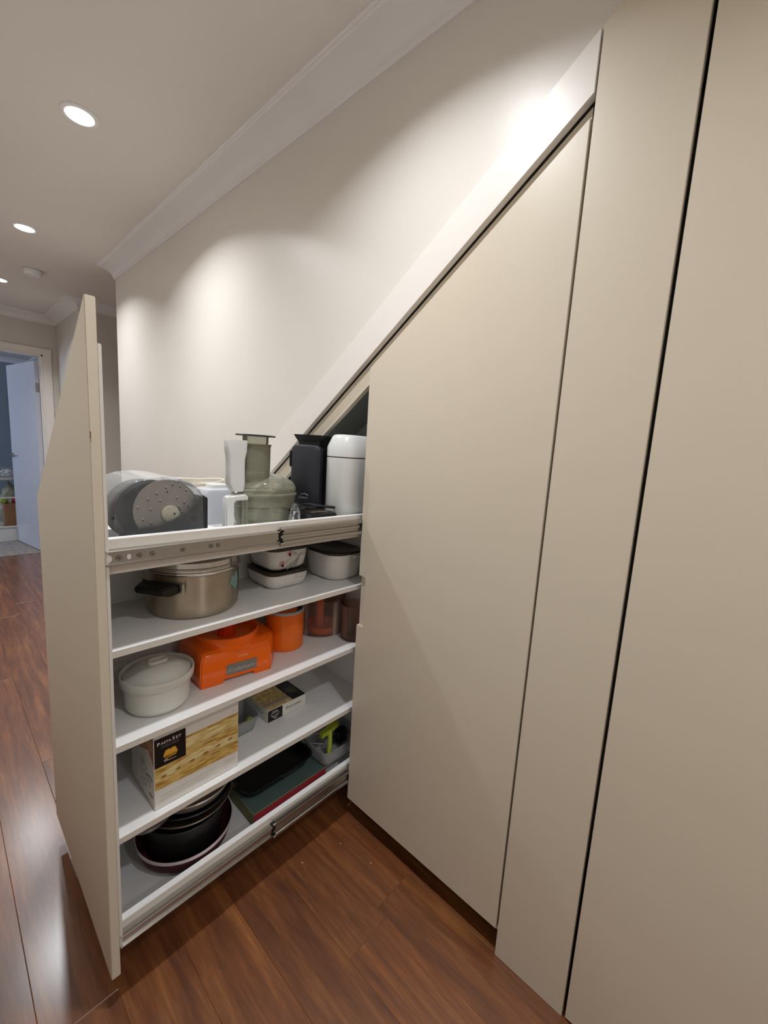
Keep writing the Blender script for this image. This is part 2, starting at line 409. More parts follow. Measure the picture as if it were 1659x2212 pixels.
MB().lathe([(.0575, CZ), (.0575, CZ-.009), (.053, CZ-.0095)], (-4.05, -.35), 40, cap=(False, False)).build('base_ring', mat('alarm_base', (200, 198, 195), .5), t)
# daylight in the far room comes from its window
la = bpy.data.lights.new('window_daylight', 'AREA'); la.shape = 'RECTANGLE'; la.size = 1.7; la.size_y = 1.2; la.energy = 22; la.color = (.78, .88, 1.)
lo = bpy.data.objects.new('window_daylight', la); COL.objects.link(lo); lo.location = (-7.45, -3.15, 1.5); lo.rotation_euler = (-PI/2, 0, 0)
lo.rotation_euler = (PI/2, 0, 0)
lo.rotation_euler = (math.radians(90), 0, 0)

# ------------------------------------------------------------------ stair fascia, cupboard fronts, carcass
x0, x1 = -2.95, -.3445
tag(MB().prism([(x0, flo(x0)), (x1, flo(x1)), (x1, fup(x1)), (x0, fup(x0))], 0, YW-.0002, bevel=.0008).build('stair_fascia', M['gloss'], loc=(x0, 0, flo(x0))),
    'long sloping off-white fascia board following the stair above the cupboard doors', 'fascia board')
fx1 = .4675
pa = thing('fixed_panel', 'narrow tall beige panel reaching the floor between the sloped door and tall door', 'panel', (-.254, .009, 0))
MB().prism([(-.3405, 0.0005), (XC-.0005, 0.0005), (XC-.0005, fup(XC)), (-.3405, fup(-.3405))], 0, .018, bevel=.001).build('panel_face', M['cab'], pa)
td = thing('tall_cabinet_door', 'tall beige cabinet door running out of the right edge of the view', 'cabinet door', (.15, .009, .008))
MB().prism([(-.1585, .008), (.4675, .008), (.4675, TOPZ), (xt, TOPZ), (-.1585, fup(-.1585))], 0, .018, bevel=.001).build('door_leaf', M['cab'], td)
sd = thing('sloped_cabinet_door', 'large beige door with slanted top directly right of the open pull-out', 'cabinet door', (-.636, .009, .0767))
def dtop(x): return 1.5701+.741*(x+.9225)
n0, n1, nx = .733, .905, -.8985
corner = [(nx-.008+.008*math.sin(a), n1-.008+.008*math.cos(a)) for a in (PI/2, PI/3, PI/6, 0)]
MB().prism([(XA, .0767), (XB-.003, .0767), (XB-.003, dtop(XB-.003)), (XA, dtop(XA)), (XA, n1)] +
           [(nx-.008, n1), (nx-.003, n1-.003), (nx, n1-.008)] + [(nx, n0), (XA, n0)], 0, .018, bevel=.0009).build('door_leaf', M['cab'], sd)
MB().prism([(XA+.010, n0-.002), (nx+.002, n0-.002), (nx+.002, n1+.002), (XA+.010, n1+.002)], .011, .0178).box(XA, XA+.0101, .013, .0178, n0-.002, n1+.002).build('finger_pull', mat('finger_pull_paint', (214, 205, 190), .4), sd)
# carcass behind
ca = thing('cupboard_carcass', 'white board carcass lining the stair cupboard behind the doors', 'cabinet', (-.6, .4, 0))
def rlow(x): return 1.5246+.741*(x+.9415)
MB().prism([(-1.56, rlow(-1.56)), (-.35, rlow(-.35)), (-.35, flo(-.35)-.008), (-1.56, flo(-1.56)-.008)], .0190, .036).build('sloping_rail', M['cab'], ca)
g = MB()
for x in (-.926, -.36):
    g.prism([(.0375, .03), (.85, .03), (.85, 1.0), (.60, rlow(x)), (.0375, rlow(x)+.05)], x, x+.016, 'YZ')
    g.build('side_panel', M['mel'], ca); g = MB()
g.bm.free()
MB().prism([(.0375, .03), (.85, .03), (.85, rlow(-1.557)), (.0375, rlow(-1.557)+.04)], -1.557, -1.547, 'YZ').build('side_panel', M['mel'], ca)
b = MB()
def soff(x, y): return rlow(x)+.062+(.22*(y-.036)/.46)
b.loft([[(-2.2, .037, soff(-2.2, .037)), (-.1, .037, soff(-.1, .037)), (-.1, .037, soff(-.1, .037)+.02), (-2.2, .037, soff(-2.2, .037)+.02)],
        [(-2.2, .9, soff(-2.2, .9)), (-.1, .9, soff(-.1, .9)), (-.1, .9, soff(-.1, .9)+.02), (-2.2, .9, soff(-2.2, .9)+.02)]])
b.build('stair_soffit', M['greymel'], ca)
MB().box(-2.2, .47, .5, .516, .003, 2.3).build('back_board', M['mel'], ca)
MB().box(-.36, .47, .036, .5, TOPZ-.02, TOPZ).build('top_board', M['mel'], ca)
MB().box(-.91, .47, .055, .07, .003, .0765).build('plinth', M['wood'] if 0 else mat('toe_kick', (70, 45, 30), .6), ca)
MB().box(-1.56, -1.545, .019, .036, 0.003, .0765).build('foot_block', M['mel'], ca)
MB().box(XA-.016, XA-.003, .019, .20, .062, .128).build('runner_board', M['mel'], ca)

# ------------------------------------------------------------------ the pull-out storage unit
Y0 = -.7283; Y1 = -.7106; Y2 = -.7036; YE = .116
pu = thing('pull_out_pantry', 'wheeled-out under-stair pull-out storage unit with slanted beige front and white shelves', 'storage unit', (-1.2345, -.3, .0767))
def ptop(x): return 1.5588+.705*(x-XA)
fr = MB().prism([(XL, .0767), (XA, .0767), (XA, ptop(XA)), (XL, ptop(XL))], Y0, Y1, bevel=.0012, seg=2)
fr = fr.build('front_panel', M['cab'], pu)
MB().prism([(XL+.03, .148), (XS+.017, .148), (XS+.017, ptop(XA)-.080), (XL+.03, ptop(XL+.03)-.060)], Y1, Y2, bevel=.001).build('inner_front', mat('inner_front_board', (216, 210, 202), .42, noise=.01), pu)
ch = MB(); ch.tube([(XA-.0003, Y0+.002, 1.317), (XA-.0001, Y0+.0015, 1.305), (XA-.0003, Y0+.002, 1.297)], .0009, 6)
ch.build('paint_chip', mat('bare_board_chip', (120, 92, 68), .8), fr)
XI = XL+.03; ZT = 1.1055
for zt in (.8637, .6414, .4147):
    sh = MB().box(XI, XS, Y2, YE, zt-.016, zt, .0006, 1).build('shelf', M['mel'], pu)
    MB().box(XS, XS+.0012, Y2, YE, zt-.0158, zt-.0004, .0003, 1).build('edge_strip', M['meledge'], sh)
MB().box(XI, XS, Y2, YE, .134, .150, .0006, 1).build('bottom_board', M['mel'], pu)
MB().box(XI, XS, Y2, YE, 1.034, 1.050, .0006, 1).build('tray_board', M['mel'], pu)
for a, b_ in ((.150, .3987), (.4147, .6254), (.6414, .8477), (.8637, 1.034)):
    MB().box(-1.2510, -1.235, Y2, YE, a, b_).build('divider', M['mel'], pu)
e = MB().box(XI, XS, YE, YE+.016, .127, 1.1055, .0006, 1).build('end_panel', M['mel'], pu)
for y, z in ((-1.1335, .55), (-1.02, .55), (-1.02, .80)): MB().disc(y, YE-.0004, z-.02, .003, .001, 'Y', 12).build('screw_hole', M['hole'], e)
for x0_, x1_, nm in ((XS, XS+.0155, 'r'), (XI-.016, XI, 'l')):
    MB().box(x0_-.0157 if nm == 'r' else x0_, x1_-.0157 if nm == 'r' else x1_, Y2, YE, 1.050, ZT, .0012, 2).build('tray_side', M['mel'], pu)
    MB().box(x0_-.0157 if nm == 'r' else x0_, x1_-.0157 if nm == 'r' else x1_, Y2, YE, .150, .1977, .0012, 2).build('bin_side', M['mel'], pu)
MB().box(XS+.0001, XS+.0025, Y2, YE, 1.0315, ZT-.0010, .0003, 1).build('rail_face', M['meledge'], pu)
MB().box(XS+.0001, XS+.0025, Y2, YE, .1480, .1967, .0003, 1).build('rail_face', M['meledge'], pu)

def slide(zc):
    h = .0155
    xa = XS+.0030; xb = XA+.002
    s = MB()
    # drawer member: shallow channel with lips
    prof = [(xa, -h), (xb, -h), (xb+.001, -h+.0015), (xb+.001, -h+.003), (xb-.004, -h+.0035), (xb-.004, h-.0035), (xb+.001, h-.003), (xb+.001, h-.0015), (xb, h), (xa, h)]
    s.loft([[(x, y, zc+z) for x, z in prof] for y in (-.7095, -.3105)], (True, True))
    s = s.build('drawer_slide', M['steel'], pu, smooth=25)
    m = MB(); H = .0235
    prof = [(xa, -H), (xb+.0015, -H), (xb+.0025, -H+.002), (xb+.0025, -H+.010), (xb-.001, -H+.0115), (xb-.005, -H+.0125), (xb-.0055, -H+.018), (xb-.003, -H+.0195), (xb-.003, H-.0195),
            (xb-.0055, H-.018), (xb-.005, H-.0125), (xb-.001, H-.0115), (xb+.0025, H-.010), (xb+.0025, H-.002), (xb+.0015, H), (xa, H)]
    m.loft([[(x, y, zc+z) for x, z in prof] for y in (-.300, -.004)], (True, True))
    m.build('outer_channel', M['steel'], s, smooth=25)
    c = MB(); c.box(xa, xb+.0022, -.309, -.301, zc-.0175, zc+.0175, .002)
    c.box(xa, xb-.001, -.314, -.309, zc-.013, zc-.009); c.box(xa, xb-.001, -.314, -.309, zc+.009, zc+.013)
    c.build('ball_retainer', M['hole'], s)
    MB().box(xb-.003, xb+.001, -.0045, -.001, zc-.023, zc+.023).build('end_cap', M['hole'], s)
    q = MB(); q.disc(xb+.002, -.305, zc, .0042, .0016, 'X', 16, .0004); q.build('rivet', M['steel'], s)
    for zz in (-.0205, .0205):
        q = MB(); q.disc(xb-.001, -.3045, zc+zz, .0042, .009, 'Y', 14, .0005); q.build('end_roll', M['steel'], s)
        q = MB(); q.disc(xb-.001, -.3093, zc+zz, .0018, .0006, 'Y', 10); q.build('end_hole', M['hole'], s)
    for y in () if zc < .5 else (-.687, -.6493, -.6244, -.5615, -.497, -.4801):
        q = MB(); q.disc(xb-.0036, y, zc-.001, .0052, .0008, 'X', 20); q.build('screw_recess', M['steel_dark'], s)
        q = MB(); q.disc(xb-.0033, y, zc-.001, .0042, .0016, 'X', 20, .0005); sc = q.build('screw', M['steel'], s)
        q = MB(); q.box(xb-.0026, xb-.00235, y-.0028, y+.0028, zc-.0016, zc-.0004); q.box(xb-.0026, xb-.00235, y-.0006, y+.0006, zc-.0038, zc+.0018)
        q.build('screw_slot', M['hole'], s)
    for y, r in () if zc < .5 else ((-.7035, .0055), (-.6689, .0045)):
        q = MB(); q.loft([[(xb-.0037+t_, y+r*.85*math.cos(a), zc-.001+r*1.25*math.sin(a)) for a in [2*PI*j/20 for j in range(20)]] for t_ in (0, .0006)])
        q.build('slot_hole', M['mel'], s)
    return s
slide(1.0690); slide(.1625)
# ------------------------------------------------------------------ things on the top tray
TZ = 1.050
M['chrome'] = mat('polished_steel', (200, 196, 190), .16, 1., noise=.05, nscale=12)
M['clear'] = clear_mat('clear_plastic', (228, 230, 232), .06, .035)
M['clearmilk'] = clear_mat('cloudy_plastic', (215, 218, 222), .25, .2)
M['smoke'] = clear_mat('smoky_green_plastic', (158, 158, 140), .08, .42)
M['smoked'] = clear_mat('smoky_brown_plastic', (170, 146, 136), .1, .08)
M['white'] = mat('white_plastic', (212, 213, 211), .28, noise=.01)
M['black'] = mat('black_plastic', (12, 12, 15), .38, noise=.1, bump=.05, bscale=600)
M['charcoal'] = mat('charcoal_plastic', (52, 54, 60), .3)
M['disc'] = mat('brushed_grater_steel', (168, 158, 150), .42, .6, noise=.06, nscale=18)
M['cream'] = mat('cream_plastic', (214, 206, 178), .45)
M['creamcable'] = mat('cream_cable', (222, 214, 196), .4)

t = thing('slicing_disc_case', 'clear domed plastic case of food processor cutting discs at the front of the top tray', 'disc case', (-1.15, -.57, TZ))
arch = [(-.668, 1.052), (-.674, 1.09), (-.676, 1.125), (-.670, 1.158), (-.655, 1.186), (-.632, 1.206), (-.600, 1.218), (-.563, 1.222), (-.525, 1.219), (-.494, 1.208), (-.474, 1.190), (-.465, 1.172)]
ac = (-.566, 1.12)
rings = []
for x, k in ((-1.27, 1.0), (-1.06, 1.0), (-1.045, .992), (-1.036, .97), (-1.031, .93)):
    rings.append([(x, ac[0]+(y-ac[0])*k, max(1.0515, ac[1]+(z-ac[1])*k)) for y, z in arch])
MB().loft(rings, closed=False).build('clear_cover', M['clear'], t, smooth=50)
fp = [(ac[0]+(y-ac[0])*.93, max(1.0515, ac[1]+(z-ac[1])*.93)) for y, z in arch]+[(-.47, 1.0515)]
MB().prism(fp, -1.0312, -1.0300, 'YZ').build('front_window', M['clear'], t)
MB().box(-1.27, -1.034, -.668, -.464, TZ+.0005, 1.062, .002).build('case_base', M['charcoal'], t)
MB().prism([(-.4665, 1.0625), (-.4665, 1.176), (-.472, 1.172), (-.484, 1.156), (-.508, 1.136), (-.540, 1.116), (-.575, 1.106), (-.655, 1.098), (-.655, 1.0625)], -1.046, -1.0345, 'YZ').build('front_cradle', M['black'], t)
MB().prism([(-.4625, 1.0515), (-.4625, 1.172), (-.4585, 1.168), (-.4585, 1.0515)], -1.268, -1.033, 'YZ').build('end_wall', M['black'], t)
MB().disc(-1.040, -.492, 1.118, .009, .018, 'X', 20, .002).build('latch_knob', M['black'], t)
def ddisc(name, x, cy, cz, r, m, hub=None, teeth=0, holes=()):
    o = MB().disc(x, cy, cz, r, .003, 'X', 56, .0008).build(name, m, t)
    return o
d1 = ddisc('grating_disc', -1.062, -.546, 1.139, .0755, M['disc'])
MB().disc(-1.0575, -.540, 1.130, .0205, .006, 'X', 32, .0015).build('hub', M['cream'], d1)
q = MB().disc(-1.0543, -.532, 1.130, .0028, .0008, 'X', 14).build('hub_hole', M['hole'], d1)
tm = mat('tooth_steel', (225, 222, 215), .25, 1.)
for y, z in ((-.612, 1.150), (-.590, 1.168), (-.570, 1.182), (-.549, 1.196), (-.534, 1.203), (-.516, 1.198), (-.501, 1.188), (-.563, 1.164), (-.524, 1.170),
             (-.506, 1.158), (-.520, 1.148), (-.584, 1.144), (-.602, 1.120), (-.584, 1.110), (-.497, 1.146)):
    q = MB(); q.box(-1.0605, -1.0575, y-.0018, y+.0018, z-.0012, z+.0042, .0008)
    q.build('tooth', tm, d1)
    q = MB(); q.disc(-1.0600, y+.0005, z-.0026, .0022, .0006, 'X', 10); q.build('tooth_hole', M['hole'], d1)
for y, z in ((-.546, 1.184), (-.511, 1.130), (-.517, 1.138), (-.524, 1.124), (-.514, 1.114), (-.521, 1.108)):
    q = MB(); q.disc(-1.0600, y, z, .0024, .0006, 'X', 12); q.build('tooth_hole', M['hole'], d1)
d2 = ddisc('slicing_disc', -1.090, -.574, 1.137, .0745, M['black'])
d3 = ddisc('shredding_disc', -1.118, -.592, 1.137, .0745, M['disc'])
MB().disc(-1.1160, -.648, 1.118, .0042, .0008, 'X', 14).build('disc_hole', M['hole'], d3)
MB().tube([(-1.16, -.60, 1.066), (-1.08, -.60, 1.072), (-1.05, -.60, 1.072)], .008).build('spindle', M['charcoal'], t)

t = thing('motor_housing', 'white square edged plastic appliance housing behind the clear disc case', 'appliance part', (-1.325, -.31, TZ))
MB().loft([rr(-1.325, -.305, .055, .052, .014, TZ+.0005), rr(-1.325, -.305, .055, .052, .014, 1.150), rr(-1.325, -.305, .050, .047, .014, 1.160), rr(-1.325, -.305, .040, .038, .012, 1.161)]).build('housing_body', mat('cool_white_plastic', (196, 198, 206), .3), t)
MB().loft([rr(-1.345, -.285, .030, .030, .010, 1.161), rr(-1.345, -.285, .028, .028, .010, 1.172), rr(-1.345, -.285, .022, .022, .010, 1.175)]).build('raised_top', M['white'], t)
t = MB()
pth = []
for i in range(150):
    a = 2*PI*i/30; k = i/149
    pth.append((-1.455+.052*math.cos(a)+.008*math.sin(3*k*PI), -.305+.092*math.sin(a), 1.130+.052*k+.004*math.sin(a*1.7)))
tag(t.tube(pth, .0036, 8).build('cable_coil', M['creamcable'], loc=(-1.42, -.305, 1.126)), 'coiled cream power cable resting behind the white appliance housing', 'cable')
tag(MB().loft([rr(-1.450, -.305, .05, .085, .012, TZ+.0005), rr(-1.450, -.305, .05, .085, .012, 1.118), rr(-1.450, -.305, .044, .078, .012, 1.124)]).build('appliance_base', M['white'], loc=(-1.425, -.305, TZ)),
    'low white appliance base under the coiled cream cable on the top tray', 'appliance base')

# food processor bowl
BX, BY = -1.135, -.232
t = thing('processor_bowl', 'smoky green food processor bowl with tall feed tube standing on the top tray', 'food processor', (BX, BY, TZ))
bowl = MB().lathe([(.078, TZ+.001), (.082, TZ+.004), (.088, 1.09), (.0905, 1.092), (.0915, 1.128), (.0935, 1.130), (.0945, 1.160), (.0925, 1.160), (.0915, 1.131), (.086, 1.09), (.079, TZ+.006), (.001, TZ+.005)], (BX, BY), 64, cap=(True, False))
bowl.build('bowl', M['smoke'], t, smooth=40)
hub = MB().lathe([(.028, TZ+.006), (.020, 1.10), (.014, 1.12), (.001, 1.121)], (BX, BY), 28); hub.build('centre_post', M['white'], t)
ld = MB().lathe([(.093, 1.1605), (.0985, 1.161), (.099, 1.167), (.0955, 1.170), (.0965, 1.181), (.094, 1.190), (.0915, 1.192), (.0905, 1.196), (.085, 1.203), (.07, 1.212), (.045, 1.221), (.02, 1.226), (.001, 1.2265)], (BX, BY), 64, cap=(False, False))
ld = ld.build('lid', M['smoke'], t, smooth=40)
TX, TY = -1.105, -.283
ft = MB()
def oval(hx, hy, z, cx=TX, cy=TY, n=40): return [(cx+hx*math.cos(2*PI*j/n)*(1 if math.cos(2*PI*j/n) > 0 else .85), cy+hy*math.sin(2*PI*j/n), z) for j in range(n)]
ft.loft([oval(.034, .0440, 1.200), oval(.035, .0450, 1.21), oval(.036, .0465, 1.308), oval(.0385, .0485, 1.310), oval(.0385, .0485, 1.314), oval(.034, .0445, 1.314), oval(.033, .043, 1.21)], (False, False))
ft.build('feed_tube', M['smoke'], ld, smooth=40)
ps = MB().loft([oval(.028, .038, 1.235), oval(.029, .0395, 1.335)], (True, True)); ps = ps.build('pusher', clear_mat('pusher_plastic', (150, 154, 130), .08, .3), t, smooth=40)
MB().loft([oval(.050, .0585, 1.3355), oval(.051, .0595, 1.337), oval(.051, .0595, 1.339), oval(.050, .0585, 1.340)]).build('pusher_plate', M['charcoal'], t)
# upright white guard beside the tube
gd = MB(); rings = []
for z, hy, off in ((1.178, .016, .004), (1.184, .0195, .002), (1.20, .0245, 0), (1.24, .0235, 0), (1.27, .0245, 0), (1.290, .0285, .001), (1.318, .030, .001), (1.3215, .0285, .001)):
    rings.append(rr(-1.085, -.3560+off, .016, hy, .008, z, 4))
gd.loft(rings); gd.build('guard_handle', M['white'], t, smooth=50)
# bowl grip
gx0, gx1 = -1.092, -1.066
gp = [(-.392, 1.062), (-.392, 1.160), (-.388, 1.166), (-.34, 1.170), (-.329, 1.169), (-.325, 1.162), (-.325, 1.150), (-.332, 1.153), (-.362, 1.152), (-.3665, 1.146), (-.3665, 1.062)]
MB().prism(gp, gx0, gx1, 'YZ', bevel=.0035, seg=3).build('bowl_grip', M['white'], t, smooth=50)
MB().box(gx0+.002, gx1-.002, -.372, -.318, 1.056, 1.064, .003).build('grip_foot', M['smoke'], t)
MB().box(gx0+.004, gx1-.004, -.335, -.322, 1.064, 1.156, .003).build('grip_strut', M['smoke'], t)

# black upright appliance
t = thing('sandwich_press', 'black upright kitchen appliance with flared top standing between the bowl and white canister', 'appliance', (-1.151, -.036, TZ), None, math.radians(24))
body = MB()
def yz(w): return w
rings = []
def rrz(cx, cz, hx, hz, r, y, n=5):
    return [(p[0], y, p[1]) for p in [(q[0], q[1]) for q in rr(cx, cz, hx, hz, r, 0, n)]]
body.loft([rrz(-1.151, 1.215, .048, .098, .020, -.0900), rrz(-1.151, 1.215, .0545, .1065, .022, -.0835), rrz(-1.151, 1.215, .0545, .1065, .022, -.063)])
body.build('front_shell', mat('matt_black_plastic', (34, 35, 42), .42), t, smooth=40)
MB().loft([rrz(-1.151, 1.205, .052, .112, .02, -.0625), rrz(-1.151, 1.205, .054, .115, .022, -.057), rrz(-1.151, 1.205, .054, .115, .022, -.015), rrz(-1.151, 1.205, .052, .112, .022, -.013)]).build('middle_shell', M['black'], t, smooth=40)
MB().loft([rrz(-1.151, 1.185, .054, .1345, .03, -.0125), rrz(-1.151, 1.185, .056, .1345, .035, .005), rrz(-1.151, 1.185, .054, .134, .035, .018)]).build('rear_shell', M['black'], t, smooth=40)
MB().loft([rr(-1.151, -.032, .040, .038, .008, 1.315), rr(-1.151, -.032, .040, .038, .008, 1.332)]).build('neck', M['black'], t)
MB().loft([rr(-1.151, -.032, .042, .038, .008, 1.332), rr(-1.151, -.032, .052, .0475, .005, 1.3535), rr(-1.151, -.032, .052, .0475, .005, 1.3555), rr(-1.151, -.032, .049, .044, .005, 1.3555), rr(-1.151, -.032, .040, .036, .006, 1.336)]).build('flared_rim', M['black'], t)
MB().loft([rr(-1.151, -.035, .047, .034, .01, 1.0505), rr(-1.151, -.035, .047, .034, .01, 1.060), rr(-1.151, -.035, .030, .026, .01, 1.064), rr(-1.151, -.035, .030, .024, .01, 1.092)]).build('stand', M['black'], t)
MB().box(-1.214, -1.205, -.085, -.067, 1.245, 1.300, .003).build('side_catch', M['black'], t)
lg = MB(); text_mb('Sunbeam', .0125, (-1.170, -.0902, 1.141), (1, 0, 0), (0, 0, 1), w=.034, mb=lg)
lg.tube([(-1.163+.028*(k/8), -.0904, 1.1525+.0055*math.sin(PI*k/8)) for k in range(9)], .0006, 5)
lg.build('brand_lettering', mat('silver_print', (190, 190, 192), .3, .6), t, smooth=0)

# white canister
t = thing('white_canister', 'tall white rounded canister with a thin red-black seam, half hidden by the cabinet door', 'canister', (-1.07, .035, TZ))
CX, CY, HX, HY = -1.030, .034, .061, .080
MB().loft([rr(CX, CY, HX-.006, HY-.006, .040, TZ+.0005, 8), rr(CX, CY, HX-.001, HY-.001, .045, 1.060, 8), rr(CX, CY, HX, HY, .045, 1.286, 8)]).build('canister_body', M['white'], t, smooth=50)
MB().loft([rr(CX, CY, HX-.0012, HY-.0012, .045, 1.286, 8), rr(CX, CY, HX-.0012, HY-.0012, .045, 1.2895, 8)]).build('seam', mat('red_black_seam', (70, 14, 26), .4), t, smooth=50)
MB().loft([rr(CX, CY, HX, HY, .045, 1.2895, 8), rr(CX, CY, HX, HY, .045, 1.320, 8), rr(CX, CY, HX-.012, HY-.012, .04, 1.352, 8), rr(CX, CY, HX-.018, HY-.018, .035, 1.360, 8), rr(CX, CY, HX-.028, HY-.028, .03, 1.362, 8)]).build('canister_lid', M['white'], t, smooth=50)

# low black slotted appliance with cable and film
t = thing('slotted_appliance_base', 'low black appliance base with chrome slots behind the tray side, beside the white canister', 'appliance base', (-1.02, -.115, TZ))
MB().loft([rr(-1.010, -.124, .038, .062, .016, TZ+.0005), rr(-1.010, -.124, .040, .064, .018, 1.100), rr(-1.010, -.124, .036, .060, .018, 1.112), rr(-1.010, -.124, .024, .048, .014, 1.116)]).build('base_body', M['black'], t, smooth=40)
for i in range(5):
    MB().box(-1.032+i*.009, -1.027+i*.009, -.160, -.090, 1.1165, 1.1185, .0005).build('chrome_slat', M['chrome'], t)
cbk = [(-1.03+.02*math.sin(k*.9), -.205+.205*k/12, 1.1225+.010*math.sin(PI*k/12)-.0006*k) for k in range(13)]
tag(MB().tube(cbk, .0042, 8).build('power_cable', M['black'], loc=(-1.03, -.205, 1.118)), 'black power cable looped over the low slotted black appliance base', 'cable')
cbk = [(-1.06+.015*math.cos(k*.7), -.20+.18*k/12, 1.119+.012*math.sin(PI*k/12)**2) for k in range(13)]
tag(MB().tube(cbk, .0036, 8).build('power_cable', M['black'], loc=(-1.06, -.20, 1.12)), 'rear black cable arching in front of the black upright appliance', 'cable')
crumple('plastic_wrap', -.985, -.222, 1.052, .018, .016, .052, M['clear'], 21, 'crumpled clear plastic wrap squeezed between smoky bowl and tray side', 'plastic wrap')

# ------------------------------------------------------------------ shelf under the tray
Z1 = .8637; Z2 = .6414; Z3 = .4147; ZB = .150
PX, PY, PR = -1.102, -.4650, .1160
brushed = mat('brushed_pot_steel', (180, 168, 150), .2, 1., noise=.10, nscale=9, bump=.1, bscale=30)
nt_ = brushed.node_tree; bs_n = nt_.nodes['Principled BSDF']; tg = nt_.nodes.new('ShaderNodeTangent'); tg.direction_type = 'RADIAL'; tg.axis = 'Z'
bs_n.inputs['Anisotropic'].default_value = .95; bs_n.inputs['Anisotropic Rotation'].default_value = .25; bs_n.inputs['Roughness'].default_value = .36
nt_.links.new(tg.outputs[0], bs_n.inputs['Tangent'])
t = thing('stock_pot', 'large stainless steel pot with dark side handle on the first shelf', 'pot', (PX, PY, Z1))
pb = MB().lathe([(.001, Z1+.0005), (.100, Z1+.0005), (.108, Z1+.003), (.114, Z1+.012), (.1155, Z1+.03), (.1155, Z1+.112), (.1175, Z1+.114), (.1175, Z1+.116), (.113, Z1+.116), (.112, Z1+.01), (.001, Z1+.008)], (PX, PY), 80, cap=(False, False)).build('pot_body', brushed, t, smooth=40)
MB().lathe([(.112, Z1+.1164), (.1195, Z1+.1168), (.1210, Z1+.1195), (.1200, Z1+.1225), (.1150, Z1+.124), (.1145, Z1+.127), (.1165, Z1+.129), (.1165, Z1+.1315), (.1135, Z1+.1335), (.1125, Z1+.146), (.110, Z1+.148), (.06, Z1+.153), (.001, Z1+.156)], (PX, PY), 80, cap=(False, False)).build('pot_lid', M['chrome'], t, smooth=35)
def pot_handle(a, nm):
    dx, dy = math.cos(a), math.sin(a); tx, ty = -dy, dx
    def P(r, s, z): return (PX+dx*r+tx*s, PY+dy*r+ty*s, z)
    zc = Z1+.088
    m = MB()
    m.loft([[P(.1150, s*.052, zc+z) for s, z in ((-1, -.010), (1, -.010), (1, .012), (-1, .012))],
            [P(.140, s*.045, zc+z) for s, z in ((-1, -.013), (1, -.013), (1, .013), (-1, .013))],
            [P(.166, s*.036, zc+z+.003) for s, z in ((-1, -.007), (1, -.007), (1, .007), (-1, .007))]])
    bm2 = m.bm; bmesh.ops.bevel(bm2, geom=bm2.edges[:], offset=.003, segments=2, affect='EDGES', clamp_overlap=True)
    hh = m.build('side_handle', mat('bakelite', (14, 12, 12), .35), t, smooth=45)
    for s in (-1, 1):
        q = MB(); q.loft([[P(.1145, s*.056+u, zc+w) for u, w in ((-.004, -.012), (.004, -.012), (.004, .014), (-.004, .014))], [P(.122, s*.056+u*.8, zc+w*.9) for u, w in ((-.004, -.012), (.004, -.012), (.004, .014), (-.004, .014))]])
        q.build('handle_bracket', M['chrome'], hh)
pot_handle(math.radians(-60), 'a'); pot_handle(math.radians(120), 'b')
# torn price sticker wrapped on the pot wall
st = MB(); a0 = math.radians(38)
poly = [(-.020, .030), (.012, .036), (.018, .022), (.020, -.004), (.010, -.008), (.002, -.020), (-.006, -.006), (-.016, .000), (-.018, .006), (-.030, .006), (-.022, .014)]
def wrap(s, z, r=.1161): a = a0+s/.1155; return (PX+r*math.cos(a), PY+r*math.sin(a), Z1+.068+z)
bm3 = bmesh.new(); vs = [bm3.verts.new(wrap(s, z)) for s, z in poly]; c0 = bm3.verts.new(wrap(-.003, .010))
for i in range(len(vs)): bm3.faces.new((c0, vs[i], vs[(i+1) % len(vs)]))
st.bm.free(); st.bm = bm3
st.build('torn_sticker', mat('teal_sticker', (118, 152, 148), .5, noise=.12, nscale=60), t)

